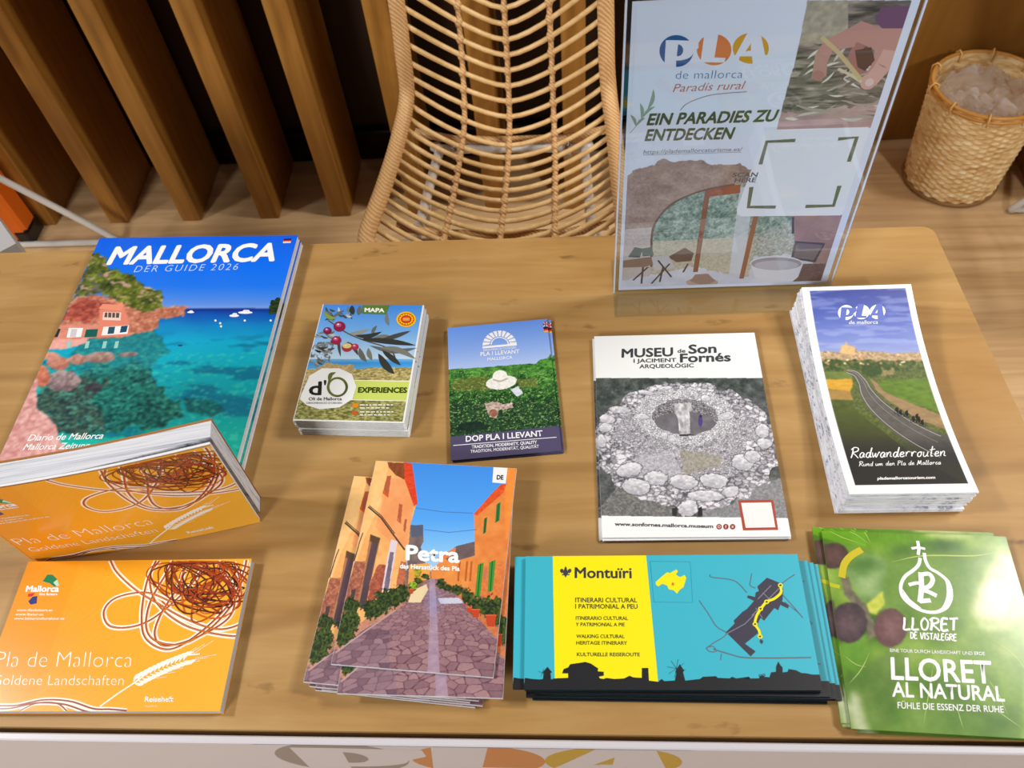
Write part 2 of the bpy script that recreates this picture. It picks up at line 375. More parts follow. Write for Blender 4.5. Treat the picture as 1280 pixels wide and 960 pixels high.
rim_o = m.build('rim', mat('split_bamboo_rim', (206, 146, 66), 0.35), bk, True)
m = MB()
for a in np.arange(0, 2*math.pi, math.pi/5):
    c, s = math.cos(a), math.sin(a); m.tube([((BR1-0.011)*c, (BR1-0.011)*s, BH-0.016), ((BR1-0.010)*c, (BR1-0.010)*s, BH+0.004), ((BR1-0.001)*c, (BR1-0.001)*s, BH+0.008), ((BR1+0.0065)*c, (BR1+0.0065)*s, BH), ((BR1+0.005)*c, (BR1+0.005)*s, BH-0.018)], 0.0022, 5)
m.build('rim_lashing', mat('cane_lashing', (228, 184, 112), 0.5), rim_o, True)
m = MB(); m.tube([(0, 0, 0.0), (0, 0, 0.004), (0, 0, 0.0075)], [BR0-0.005, BR0-0.005, BR0-0.006], 48); m.build('base', M_BASKET, bk)
m = MB(); m.tube([((BR0+0.001)*math.cos(a), (BR0+0.001)*math.sin(a), 0.0065) for a in np.linspace(0, 2*math.pi, 65)[:-1]], 0.0055, 6, 0, True); m.build('foot_ring', mat('dark_cane', (150, 106, 56), 0.5), bk, True)
# crumpled bag
rng = np.random.RandomState(5)
def bagmesh():
    """crumpled film: creases where the nearest of many random peaks changes, cut into facets"""
    m = MB(); nr, na = 34, 80; V = []
    pk = rng.uniform(-0.11, 0.11, (90, 2)); hgt = rng.uniform(0, 0.014, 90); pk2 = rng.uniform(-0.11, 0.11, (300, 2))
    for i in range(nr):
        q = i/(nr-1)
        for k in range(na):
            a = 2*math.pi*(k+0.5*(i % 2))/na; r = (BR1-0.010)*q
            x, y = r*math.cos(a), r*math.sin(a)
            d = np.hypot(pk[:, 0]-x, pk[:, 1]-y); d2 = np.hypot(pk2[:, 0]-x, pk2[:, 1]-y)
            z = BH-0.026+np.min(d*0.9-hgt*1.4)*-1.0*1.2+0.5*d2.min()
            z += 0.058*math.exp(-(((x+0.030)/0.018)**2+((y-0.045)/0.016)**2))+0.02*math.exp(-(((x+0.055)/0.03)**2+((y-0.0)/0.03)**2))
            z -= 0.03*max(0, q-0.8)/0.2
            V.append((x+0.004*math.sin(90*y), y+0.004*math.sin(80*x), min(z, BH+0.06)))
    m.add(V, [t for i in range(nr-1) for k in range(na) for t in ((i*na+k, i*na+(k+1) % na, (i+1)*na+(k+1) % na), (i*na+k, (i+1)*na+(k+1) % na, (i+1)*na+k))])
    return m
bg = bagmesh().build('plastic_bag', M_BAG, None, False, (float(bc[0]), float(bc[1]), 0))
setp(bg, label='crumpled clear plastic bag stuffed inside the bamboo basket', category='plastic bag')

# ------------------------------------------------------------------ orange case and white carton at the left edge
oc = at((46, 306), 0)
case = thing('orange_case', 'orange plastic case with black corner feet standing on the floor at left', 'case', (float(oc[0])-0.20, 1.4375, 0), (0, 0, 0))
m = MB(); m.box((-0.2, -0.029, 0.012), (0.197, 0.031, 0.36), 0, 0.008); m.build('shell', M_ORPLAST, case)
m = MB()
for z in (0.10, 0.17, 0.24, 0.31): m.box((-0.17, -0.0315, z), (0.16, -0.028, z+0.006), 0, 0.001)
m.build('moulded_rib', M_ORPLAST, case)
for sx in (-1, 1):
    m = MB(); m.box((sx*0.182-0.019, -0.032, 0.0), (sx*0.182+0.019, 0.034, 0.045), 0, 0.006); m.build('corner_foot', M_BLACK, case)
m = MB(); m.tube(catmull([(-0.06, 0, 0.355), (-0.05, 0, 0.39), (0.05, 0, 0.39), (0.06, 0, 0.355)], 6), 0.009, 8); m.build('handle', M_BLACK, case, True)
wc = at((21, 305.5), 0.60)
cart = thing('white_carton', 'pale grey carton behind the counter, only its corner showing at left edge', 'carton', (float(wc[0]), float(wc[1]), 0), (0, 0, math.radians(180+42)))
m = MB(); m.box((0, -0.2, 0), (0.2, 0.0, 0.6)); m.build('body', M_CARD, cart)
m = MB(); m.box((0.0, -0.1, 0.6), (0.2, 0.0, 0.602)); m.build('flap', M_CARD, cart)
m = MB(); m.box((0.0, -0.2, 0.6), (0.2, -0.101, 0.602)); m.build('flap', M_CARD, cart)

# ------------------------------------------------------------------ printed artwork: ink on a fine grid plus vector lettering, one mesh per cover
_lat = {}
def vnoise(x, y, seed):
    if seed not in _lat: _lat[seed] = np.random.RandomState(seed).rand(256, 256)
    G = _lat[seed]; xi = np.floor(x).astype(int); yi = np.floor(y).astype(int); u = x-xi; v = y-yi
    u = u*u*(3-2*u); v = v*v*(3-2*v); a = xi & 255; b = yi & 255; c = (a+1) & 255; d = (b+1) & 255
    return (G[a, b]*(1-u)+G[c, b]*u)*(1-v)+(G[a, d]*(1-u)+G[c, d]*u)*v
def fbm(x, y, seed=0, octv=4):
    s = 0; a = 1; t = 0
    for k in range(octv):
        s = s+a*vnoise(x*2**k+17.3*k, y*2**k+9.1*k, seed+k); t += a; a *= 0.55
    return s/t
def voronoi(x, y, seed=0, jit=0.85):
    r = np.random.RandomState(seed); JX, JY, ID = r.rand(128, 128), r.rand(128, 128), r.rand(128, 128)
    xi = np.floor(x).astype(int); yi = np.floor(y).astype(int)
    d1 = np.full(x.shape, 9.0); d2 = d1.copy(); idm = np.zeros(x.shape)
    for i in (-1, 0, 1):
        for j in (-1, 0, 1):
            a = (xi+i) & 127; b = (yi+j) & 127
            d = np.hypot(xi+i+0.5+jit*(JX[a, b]-0.5)-x, yi+j+0.5+jit*(JY[a, b]-0.5)-y)
            new = d < d1; d2 = np.where(new, d1, np.minimum(d2, d)); idm = np.where(new, ID[a, b], idm); d1 = np.minimum(d1, d)
    return d1, d2-d1, idm
_txt = {}
def textmesh(s, bold=0.0, space=1.0):
    k = (s, bold, space)
    if k not in _txt:
        c = bpy.data.curves.new('lettering', 'FONT'); c.body = s; c.offset = min(bold, 0.0); c.resolution_u = 3; c.space_character = space
        o = bpy.data.objects.new('lettering', c); COL.objects.link(o)
        dg = bpy.context.evaluated_depsgraph_get(); me = bpy.data.meshes.new_from_object(o.evaluated_get(dg))
        v = np.array([q.co[:2] for q in me.vertices]); fs = [tuple(p.vertices) for p in me.polygons]
        bpy.data.objects.remove(o); bpy.data.curves.remove(c); bpy.data.meshes.remove(me)
        if bold > 0:                                     # heavier strokes: the outline grown on all sides
            n0 = len(v); vs, ff = [v], list(fs)
            for j in range(8):
                a = math.pi*j/4; vs.append(v+bold*np.array([math.cos(a), math.sin(a)])); ff += [tuple(i+n0*(j+1) for i in f_) for f_ in fs]
            v, fs = np.concatenate(vs), ff
        _txt[k] = (v, fs)
    return _txt[k]
CAP = float(textmesh('H')[0][:, 1].max())
def homog(src, dst):
    A = []
    for (x, y), (u, v) in zip(src, dst):
        A.append([x, y, 1, 0, 0, 0, -u*x, -u*y, -u]); A.append([0, 0, 0, x, y, 1, -v*x, -v*y, -v])
    return np.linalg.svd(np.array(A, float))[2][-1].reshape(3, 3)
def hap(H, x, y):
    w = H[2, 0]*x+H[2, 1]*y+H[2, 2]; return (H[0, 0]*x+H[0, 1]*y+H[0, 2])/w, (H[1, 0]*x+H[1, 1]*y+H[1, 2])/w

def clip_face(pts, W, H):
    for ax, lim, sg in ((0, 0.0, 1), (0, W, -1), (1, 0.0, 1), (1, H, -1)):
        out = []
        for i in range(len(pts)):
            a, b = pts[i-1], pts[i]; da, db = sg*(a[ax]-lim), sg*(b[ax]-lim)
            if (da >= 0) != (db >= 0):
                t = da/(da-db); out.append(tuple(p+(q-p)*t for p, q in zip(a, b)))
            if db >= 0: out.append(b)
        pts = out
        if len(pts) < 3: return []
    return pts
def clip_overlay(v, fs, rise, W, H):
    """cut the print off at the paper's edge"""
    ok = (v[:, 0] >= 0) & (v[:, 0] <= W) & (v[:, 1] >= 0) & (v[:, 1] <= H)
    if ok.all(): return v, fs, rise
    r = np.broadcast_to(np.asarray(rise, float), (len(v),)); V = [tuple(p)+(q,) for p, q in zip(v, r)]; F = []
    for f_ in fs:
        if all(ok[i] for i in f_): F.append(f_); continue
        c = clip_face([V[i] for i in f_], W, H)
        if c: F.append(tuple(range(len(V), len(V)+len(c)))); V += c
    A_ = np.array(V); return A_[:, :2], F, A_[:, 2]

class Art:
    """W x H metres; artwork measured on an enlargement whose corner points are `quad` (TL, TR, BR, BL)"""
    def __init__(s, quad, W, H, res=0.0005):
        s.W, s.H = W, H
        s.Hm = homog(quad, [(0, 0), (W, 0), (W, H), (0, H)]); s.Hi = np.linalg.inv(s.Hm)
        s.nx, s.ny = int(W/res), int(H/res)
        u, v = np.meshgrid(np.linspace(0, W, s.nx+1), np.linspace(0, H, s.ny+1))
        s.U, s.V = u*1000, v*1000                       # mm from the top-left
        s.X, s.Y = hap(s.Hi, u, v)
        s.c = np.ones(u.shape+(3,))*255.0
        s.ov = []                                        # (verts metric, faces, colour, layer)
    # --- ink on the grid
    def n(s, sx, sy=None, seed=0, o=4): return fbm(s.U/sx, s.V/(sy or sx), seed, o)
    def vor(s, sx, sy=None, seed=0): return voronoi(s.U/sx, s.V/(sy or sx), seed)
    def inpoly(s, pts, wob=0, seed=0, ws=4):
        X, Y = s.X, s.Y
        if wob: X = X+wob*(s.n(ws, ws, seed+50, 3)-0.5)*2; Y = Y+wob*(s.n(ws, ws, seed+60, 3)-0.5)*2
        m = np.zeros(X.shape, bool); j = len(pts)-1
        for i in range(len(pts)):
            (xi, yi), (xj, yj) = pts[i], pts[j]
            if yi != yj: m ^= ((yi > Y) != (yj > Y)) & (X < (xj-xi)*(Y-yi)/(yj-yi)+xi)
            j = i
        return m
    def inell(s, cx, cy, rx, ry, ang=0, wob=0, seed=0, ws=4):
        dx, dy = s.X-cx, s.Y-cy; a = math.radians(ang); p = (dx*math.cos(a)+dy*math.sin(a))/rx; q = (-dx*math.sin(a)+dy*math.cos(a))/ry
        d = np.hypot(p, q)
        if wob: d = d+wob*(s.n(ws, ws, seed+70, 3)-0.5)
        return d
    def fill(s, mask, col, alpha=1.0):
        a = np.asarray(mask, float)*alpha; s.c = s.c*(1-a[..., None])+np.asarray(col, float)*a[..., None]
    def mix(s, mask, c1, c2, t, alpha=1.0):
        t = np.clip(t, 0, 1)[..., None]; col = np.asarray(c1, float)*(1-t)+np.asarray(c2, float)*t
        a = np.asarray(mask, float)[..., None]*alpha; s.c = s.c*(1-a)+col*a
    def ramp(s, mask, t, stops):
        xs = [p for p, c in stops]; col = np.stack([np.interp(t, xs, [c[k] for p, c in stops]) for k in range(3)], -1)
        a = np.asarray(mask, float)[..., None]; s.c = s.c*(1-a)+col*a
    def soften(s, k, mask=None):
        c = s.c
        for ax in (0, 1):
            for _ in range(2):
                p = np.concatenate([np.repeat(np.take(c, [0], ax), k+1, ax), c, np.repeat(np.take(c, [-1], ax), k, ax)], ax)
                q = np.cumsum(p, ax); n = 2*k+1; m = c.shape[ax]
                c = (np.take(q, range(n, n+m), ax)-np.take(q, range(0, m), ax))/n
        s.c = c if mask is None else np.where(mask[..., None], c, s.c)
    # --- vector print
    def q(s, pts): return np.array([hap(s.Hm, float(x), float(y)) for x, y in pts])
    def vpoly(s, pts, col, layer=1): s.mpoly(s.q(pts), col, layer)
    def mpoly(s, m, col, layer=1):
        fs = tessellate_polygon([[Vector((float(a), float(b), 0)) for a, b in m]]); s.ov.append((np.array(m), [tuple(t) for t in fs], col, layer, (len(s.ov) % 7)*0.03))
    def vell(s, cx, cy, rx, ry, col, layer=1, ang=0, n=32):
        a = math.radians(ang); s.vpoly([(cx+rx*math.cos(t)*math.cos(a)-ry*math.sin(t)*math.sin(a), cy+rx*math.cos(t)*math.sin(a)+ry*math.sin(t)*math.cos(a)) for t in np.linspace(0, 2*math.pi, n, endpoint=False)], col, layer)
    def ring(s, cx, cy, rx, ry, w, col, layer=1, a0=0, a1=360, n=40):
        s.rib([(cx+rx*math.cos(math.radians(t)), cy+ry*math.sin(math.radians(t))) for t in np.linspace(a0, a1, n)], w, col, layer)
    def rib(s, pts, w, col, layer=1, taper=False, sm=0):
        """w in zoom pixels"""
        if sm: pts = catmull(pts, sm)
        m = s.q(pts); x0, y0 = np.mean([p[0] for p in pts]), np.mean([p[1] for p in pts]); qq = s.q([(x0, y0), (x0+1, y0), (x0, y0+1)])
        k = (np.linalg.norm(qq[1]-qq[0])+np.linalg.norm(qq[2]-qq[0]))/2
        s.mrib(m, w*k, col, layer, taper)
    def mrib(s, m, w, col, layer=1, taper=False):
        m = np.asarray(m); n = len(m); d = np.gradient(m, axis=0); d /= np.maximum(np.linalg.norm(d, axis=1, keepdims=True), 1e-9); nn = np.stack([-d[:, 1], d[:, 0]], 1)
        ww = np.full(n, w/2) if not taper else w/2*np.clip(np.sin(np.linspace(0.0, math.pi, n)), 0.12, 1)
        a = m+nn*ww[:, None]; b = m-nn*ww[:, None]
        g = np.linspace(0, 0.5, n)+(len(s.ov) % 9)*0.05
        s.ov.append((np.concatenate([a, b]), [(i, i+1, n+i+1, n+i) for i in range(n-1)], col, layer, np.concatenate([g, g])))
    def leaf(s, p0, p1, w, col, layer=1, bend=0.15):
        p0, p1 = np.array(p0, float), np.array(p1, float); d = p1-p0; nn = np.array([-d[1], d[0]])/np.linalg.norm(d)
        t = np.linspace(0, 1, 10); c = p0+d*t[:, None]+nn*(np.linalg.norm(d)*bend*np.sin(math.pi*t))[:, None]; ww = (w/2*np.sin(math.pi*t)**0.8)[:, None]
        s.vpoly(np.concatenate([c+nn*ww, (c-nn*ww)[::-1][1:-1]]), col, layer)
    def text(s, string, L, R, h, col, bold=0.0, lean=0.0, layer=2, space=1.0, up=None):
        """L, R: baseline ends, h: capital height, lean: sideways shift of the letter tops (zoom pixels)"""
        if h < 18: bold += 0.012
        v, fs = textmesh(string, bold, space)
        x0, x1 = v[:, 0].min(), v[:, 0].max()
        o = s.q([L, R, (L[0]+lean, L[1]-h)]); ex, ey = o[1]-o[0], o[2]-o[0]
        p = o[0]+((v[:, 0]-x0)/(x1-x0))[:, None]*ex+(v[:, 1]/CAP)[:, None]*ey
        s.ov.append((p, fs, col, layer, np.repeat(np.arange(9 if bold > 0 else 1), len(p)//(9 if bold > 0 else 1))*0.08))
    # --- mesh
    def mesh(s, name, mats, warp=None, eps=6e-5):
        nx, ny = s.nx, s.ny
        P = [np.stack([s.U.ravel()/1000, s.H-s.V.ravel()/1000, np.zeros(s.U.size)], 1)]; C = [lin(s.c).reshape(-1, 3)]
        i = np.arange((ny+1)*(nx+1)).reshape(ny+1, nx+1)
        quads = np.stack([i[1:, :-1], i[1:, 1:], i[:-1, 1:], i[:-1, :-1]], -1).reshape(-1, 4)
        loops = [quads.ravel()]; tot = [np.full(len(quads), 4)]; base = (ny+1)*(nx+1)
        for v, fs, col, lay, rise in s.ov:
            v, fs, rise = clip_overlay(v, fs, rise, s.W, s.H)
            if not fs: continue
            P.append(np.stack([v[:, 0], s.H-v[:, 1], np.full(len(v), lay*eps)], 1)); C.append(np.tile(lin(col), (len(v), 1))); P[-1][:, 2] += np.broadcast_to(np.asarray(rise), (len(v),))*eps
            fl = []
            for f_ in fs:
                a = [v[j] for j in f_]
                ar = sum(a[k][0]*a[(k+1) % len(a)][1]-a[(k+1) % len(a)][0]*a[k][1] for k in range(len(a)))
                fl.append(f_[::-1] if ar > 0 else f_)     # face up (v axis is flipped)
            loops.append(np.array([j+base for f_ in fl for j in f_], int)); tot.append(np.array([len(f_) for f_ in fl], int)); base += len(v)
        P = np.concatenate(P); C = np.concatenate(C); loops = np.concatenate(loops); tot = np.concatenate(tot)
        if warp is not None: P = warp(P)
        me = bpy.data.meshes.new(name); me.vertices.add(len(P)); me.vertices.foreach_set('co', P.astype(np.float32).ravel())
        me.loops.add(len(loops)); me.loops.foreach_set('vertex_index', loops.astype(np.int32))
        me.polygons.add(len(tot)); st = np.concatenate([[0], np.cumsum(tot)[:-1]])
        me.polygons.foreach_set('loop_start', st.astype(np.int32)); me.polygons.foreach_set('loop_total', tot.astype(np.int32))
        me.materials.append(mats); me.update(calc_edges=True)
        at_ = me.color_attributes.new('ink', 'FLOAT_COLOR', 'POINT')
        at_.data.foreach_set('color', np.concatenate([C, np.ones((len(C), 1))], 1).astype(np.float32).ravel())
        return me

# ------------------------------------------------------------------ leaflets
def frame(tl, tr, br, bl, z):
    """outline of a flat rectangle on the plane z, from its corners in the photograph"""
    a, b, c, d = [at(p, z)[:2] for p in (tl, tr, br, bl)]
    W = (np.linalg.norm(b-a)+np.linalg.norm(c-d))/2; H = (np.linalg.norm(d-a)+np.linalg.norm(c-b))/2
    ex = (b-a)+(c-d); ey = (a-d)+(b-c); ang = math.atan2(ex[1], ex[0]); a2 = math.atan2(-ey[0], ey[1]); ang = (ang+a2)/2
    return (a+b+c+d)/4, ang, W, H
def frame_top(tl, tr, z, H, br=None, bl=None):
    a, b = at(tl, z)[:2], at(tr, z)[:2]; e = b-a; W = np.linalg.norm(e); ang = math.atan2(e[1], e[0])
    if br is not None:
        d = b-at(br, z)[:2]; ang = (ang+math.atan2(-d[0], d[1]))/2
    if bl is not None:
        d = a-at(bl, z)[:2]; ang = (ang+math.atan2(-d[0], d[1]))/2
    y = np.array([-math.sin(ang), math.cos(ang)])
    return (a+b)/2-y*H/2, ang, W, H
def quad(fr, z, zoom):
    """corners of the rectangle in the enlargement (ox, oy, scale)"""
    c, ang, W, H = fr; ca, sa = math.cos(ang), math.sin(ang); out = []
    for sx, sy in ((-1, 1), (1, 1), (1, -1), (-1, -1)):
        x, y = sx*W/2, sy*H/2; p = proj((c[0]+x*ca-y*sa, c[1]+x*sa+y*ca, z)); out.append(((p[0]-zoom[0])*zoom[2], (p[1]-zoom[1])*zoom[2]))
    return out
def booklet(name, label, cat, fr, z0, th, art_me, edge=None, back=None, inset=0.0006, group=None, pages='page_block'):
    """a leaflet lying flat; art mesh has its origin at the bottom-left corner of the cover"""
    c, ang, W, H = fr
    root = thing(name, label, cat, (float(c[0]), float(c[1]), z0), (0, 0, ang), group)
    link('front_cover', art_me, root, (-W/2, -H/2, th))
    cov = 0.00025
    m = MB(); m.box((-W/2+inset, -H/2+inset, cov), (W/2-inset, H/2-inset, th-0.00015)); m.build(pages, edge or M_EDGE, root)
    m = MB(); m.box((-W/2, -H/2, 0), (W/2, H/2, cov)); m.build('back_cover', back or M_PAPER, root)
    return root
def under(root, k, th, dx, dy, rot, label, group=None):
    """the k-th copy below the top one"""
    a = root.rotation_euler.z
    return copy_thing(root, (root.location.x+dx*math.cos(a)-dy*math.sin(a), root.location.y+dx*math.sin(a)+dy*math.cos(a), root.location.z-k*th), (0, 0, a+rot), label, group)

# ------------------------------------------------------------------ blue magazine guide
def pla_logo(A, discs, cols, bg, layer=1, vs=1.0):
    """three discs with the letters P, L, A cut out; discs: (cx, cy, rx, ry)"""
    for k, (cx, cy, rx, ry) in enumerate(discs):
        A.vell(cx, cy, rx, ry, cols[k], layer)
        P = lambda pts: [(cx+x*rx, cy+y*ry) for x, y in pts]
        if k == 0:
            A.vpoly(P([(-0.62, -0.68), (-0.02, -0.68), (-0.02, 1.2), (-0.72, 1.2)]), bg, layer+1)
            bowl = [(-0.05, -0.68), (1.3, -0.62), (1.3, -0.2)]+[(1.0*math.cos(t)*0.98, 0.1+0.50*math.sin(t)) for t in np.linspace(0.0, math.pi/2, 8)]+[(-0.05, 0.60)]
            A.vpoly(P(bowl), bg, layer+1)
            A.vpoly(P([(0.10, -0.42)]+[(0.10+0.30*math.cos(t), -0.05+0.37*math.sin(t)) for t in np.linspace(-math.pi/2, math.pi/2, 10)]+[(0.02, 0.32)]), cols[k], layer+2)
        elif k == 1:
            A.vpoly(P([(-0.55, -1.1), (0.26, -1.1), (0.02, 0.5), (0.66, 0.52), (0.60, 0.82), (-0.78, 0.80)]), bg, layer+1)
        else:
            A.vpoly(P([(-0.14, -1.1), (0.06, -0.42), (-0.28, 0.2), (-0.14, 0.2), (-0.2, 0.52), (-0.60, 0.52), (-0.75, 1.1), (-1.2, 1.1), (-0.95, 0.66)]), bg, layer+1)
            A.vpoly(P([(-0.16, -1.1), (0.52, -1.1), (0.80, 0.40), (1.1, 0.62), (0.85, 1.1), (0.12, 1.1), (0.06, 0.52), (-0.24, 0.52), (-0.18, 0.16), (0.0, 0.16), (0.02, -0.45)]), bg, layer+1)

Zg = (0, 280, 3.0)
th_g = 0.0072; z_g = ZT+2*th_g
fr_g = frame_top((125, 297.3), (372.3, 294.3), z_g, 0.287, br=(295, 576.7), bl=(0.5, 570))
A = Art(quad(fr_g, z_g, Zg), fr_g[2], fr_g[3], 0.00065)
X, Y = A.X, A.Y; full = np.ones(X.shape, bool)
n1, n2, n3 = A.n(9, 4, 1), A.n(3, 2, 2), A.n(28, 12, 3)
A.ramp(full, Y, [(40, (0, 96, 236)), (150, (0, 112, 250)), (230, (24, 120, 246)), (300, (92, 146, 236)), (318, (130, 165, 232))])
sea = Y > 318
A.ramp(sea, Y+24*(n3-0.5), [(318, (2, 52, 150)), (338, (0, 84, 184)), (380, (0, 134, 204)), (440, (0, 172, 214)), (540, (0, 172, 192)), (680, (6, 158, 166)), (860, (26, 190, 166))])
dk = np.clip((A.n(34, 8, 8)-0.54)*6, 0, 0.6)*np.clip((Y-390)/60, 0, 1)
A.c = A.c*(1-(sea*dk)[..., None])+np.array((0, 88, 130.0))*(sea*dk)[..., None]
dark = sea & A.inpoly([(135, 600), (200, 560), (330, 545), (520, 500), (560, 560), (590, 600), (640, 640), (700, 660), (690, 720), (560, 760), (500, 770), (300, 800), (150, 760)], 40, 1, 14)
A.mix(dark, (8, 40, 48), (50, 160, 130), (n2-0.22)*1.5, 0.9)
A.mix(dark & A.inpoly([(120, 540), (300, 555), (420, 600), (330, 680), (420, 760), (300, 800), (120, 800)], 40, 8, 8), (26, 32, 44), (124, 150, 114), (A.n(2.6, 1.6, 9)-0.25)*1.6, 0.75)
mid = sea & A.inpoly([(300, 420), (560, 400), (640, 470), (560, 540), (360, 560), (230, 545)], 26, 4, 12)
A.mix(mid, (10, 86, 104), (60, 170, 150), (n2-0.2)*1.5, 0.75)
d2 = sea & A.inpoly([(690, 650), (800, 660), (850, 700), (800, 730), (700, 700)], 20, 5, 9)
A.mix(d2, (10, 70, 80), (30, 130, 120), (n2-0.2)*1.6, 0.85)
spark = np.clip((A.n(4, 2.0, 12, 3)-0.60)*5, 0, 0.5)*(sea & (Y > 480)); A.c = A.c*(1-spark[..., None])+np.array((90, 215, 190.0))*spark[..., None]
hor = (Y > 316) & (Y < 326); A.fill(hor, (10, 46, 140), 0.8)
# coast
coast = A.inpoly([(150, 470), (235, 360), (270, 280), (350, 265), (470, 290), (540, 300), (600, 312), (700, 308), (700, 318), (690, 345), (600, 358), (595, 392), (520, 415), (470, 425), (180, 440), (160, 480)], 9, 2, 4)
v1, v2, v3 = voronoi(A.U/5+1.2*(n2-0.5), A.V/3.4+1.2*(A.n(3, 2, 77)-0.5), 18, 1.0)
A.mix(coast, (140, 62, 46), (250, 186, 152), 0.45*(A.n(4, 3, 20)-0.2)*1.6+0.35*v3+0.4*np.clip(v2*2, 0, 1)-0.1)
A.mix(A.inpoly([(230, 360), (300, 270), (420, 300), (380, 340), (330, 370)], 10, 3), (120, 44, 40), (226, 120, 96), (A.n(3, 2, 21)-0.2)*1.6)
A.mix(A.inpoly([(530, 238), (560, 236), (605, 262), (612, 300), (560, 300)], 5, 6), (220, 170, 120), (250, 210, 180), A.n(3, 3, 22))
tree = A.inpoly([(262, 292), (348, 112), (368, 106), (398, 128), (410, 175), (440, 172), (500, 190), (530, 225), (548, 244), (600, 252), (612, 262), (606, 318), (545, 330), (505, 322), (470, 300), (430, 282), (385, 262), (350, 262), (312, 280)], 13, 7, 5)
tn = A.n(3.4, 3.4, 30); cr = A.n(11, 8, 36, 2); fi_ = A.n(1.2, 1.2, 39, 2)
A.mix(tree, (18, 34, 18), (150, 164, 56), (0.45*tn+0.4*cr+0.3*fi_-0.32)*2.0)
gap = tree & (A.n(6, 4, 33) > 0.66); A.mix(gap, (150, 140, 130), (226, 170, 140), tn)
A.mix(tree & (X < 385) & (Y > 180) & (A.n(5, 5, 34) > 0.56), (60, 62, 70), (110, 120, 130), tn, 0.8)
# houses
A.fill(A.inpoly([(372, 318), (452, 322), (462, 300), (478, 345), (486, 372), (486, 420), (362, 426), (345, 400), (372, 372)]), (232, 138, 116))
A.mix(A.inpoly([(228, 378), (300, 372), (372, 384), (360, 426), (196, 432)], 2), (206, 120, 100), (244, 170, 150), A.n(5, 3, 40))
A.vpoly([(370, 318), (385, 300), (440, 303), (458, 292), (464, 306), (455, 325)], (240, 150, 120))
A.vpoly([(388, 330), (455, 332), (452, 362), (384, 360)], (246, 214, 200)); A.vpoly([(394, 332), (448, 334), (446, 352), (391, 350)], (96, 74, 72), 2)
for x in (405, 420, 434): A.rib([(x, 332), (x-1, 352)], 3, (236, 210, 196), 3)
A.vpoly([(258, 390), (312, 390), (304, 424), (250, 426)], (250, 250, 250)); A.vpoly([(268, 394), (290, 394), (284, 424), (262, 424)], (214, 206, 214), 2)
A.vpoly([(323, 396), (368, 394), (362, 423), (316, 425)], (8, 96, 84))
A.vpoly([(388, 386), (484, 380), (478, 412), (380, 418)], (250, 246, 244)); A.vpoly([(408, 386), (432, 385), (427, 411), (403, 413)], (30, 84, 104), 2); A.vpoly([(455, 383), (480, 381), (474, 405), (449, 408)], (12, 74, 110), 2)
A.vpoly([(212, 392), (228, 394), (216, 424), (198, 426)], (22, 50, 56))
for x0 in (262, 330, 395, 440): A.rib([(x0, 440), (x0-6, 466)], 12, (150, 214, 204))
A.mix(A.inpoly([(170, 435), (330, 428), (320, 448), (240, 470), (176, 470)], 5, 9), (230, 150, 140), (250, 200, 190), n2)
# boulders
for (cx, cy, rx, ry, c1, c2) in ((376, 500, 58, 22, (128, 96, 90), (206, 172, 160)), (238, 588, 66, 40, (110, 92, 98), (196, 176, 172)), (220, 522, 44, 26, (170, 100, 84), (226, 170, 150)), (292, 508, 34, 20, (150, 100, 90), (220, 170, 154)), (480, 489, 36, 10, (110, 96, 100), (190, 160, 150)), (158, 570, 30, 40, (170, 90, 70), (236, 150, 120)), (350, 612, 36, 16, (50, 50, 56), (80, 80, 90)), (190, 495, 30, 16, (200, 130, 110), (240, 180, 160))):
    d = A.inell(cx, cy, rx, ry, -4, 0.35, int(cx)); A.mix(d < 1, c1, c2, (A.n(3, 3, int(cy))-0.2)*1.5+0.25*(cy-Y)/ry)
pink = A.inpoly([(60, 560), (100, 520), (125, 575), (142, 580), (135, 640), (140, 690), (180, 725), (214, 760), (218, 800), (260, 860), (260, 900), (-40, 900), (-40, 760)], 7, 11, 5)
A.mix(pink, (196, 126, 122), (250, 206, 200), (A.n(3, 3, 41)-0.2)*1.6)
A.soften(1)
# islet, boats, buoys
A.mix(A.inpoly([(1005, 335), (1015, 290), (1040, 276), (1060, 280), (1060, 340)], 5, 13, 3), (8, 26, 22), (60, 90, 40), n2)
for x, y, a, b in ((920, 332, 27, 5), (878, 344, 18, 5), (715, 331, 13, 3.4)): A.vell(x, y, a, b, (250, 250, 252)); A.vpoly([(x-a*.5, y-b*.5), (x-a*.2, y-b*2), (x+a*.5, y-b*2), (x+a*.7, y-b*.5)], (236, 240, 246))
for x, y in ((808, 362), (826, 372), (829, 384), (918, 362), (1015, 362)): A.vell(x, y, 4, 4, (245, 245, 235))
A.vell(676, 456, 9, 3, (30, 60, 90))
# lettering
A.text('MALLORCA', (398, 151), (1030, 137), 63, (255, 255, 255), 0.035, 35)
A.text('DER GUIDE 2026', (501, 181), (889, 172), 24, (196, 224, 255), -0.012, 13, space=1.25)
A.vpoly([(1064, 56), (1093, 55), (1092, 61), (1063, 62)], (16, 14, 26)); A.vpoly([(1063, 61), (1092, 60), (1091, 66), (1062, 67)], (226, 40, 40)); A.vpoly([(1062, 66), (1091, 65), (1090, 71), (1061, 72)], (246, 226, 190))
A.text('Diario de Mallorca', (102, 813), (384, 805), 23, (255, 255, 255), 0.012, 15)
A.text('Mallorca Zeitung', (85, 848), (330, 841), 23, (255, 255, 255), 0.012, 15)
me_guide = A.mesh('guide_cover_print', M_GLOSS)
g = booklet('magazine', 'blue bay guide magazine with turquoise sea cover, top of its pile at back left', 'magazine', fr_g, z_g-th_g, th_g, me_guide, back=M_GLOSS if False else M_PAPER, group='blue guide magazines')
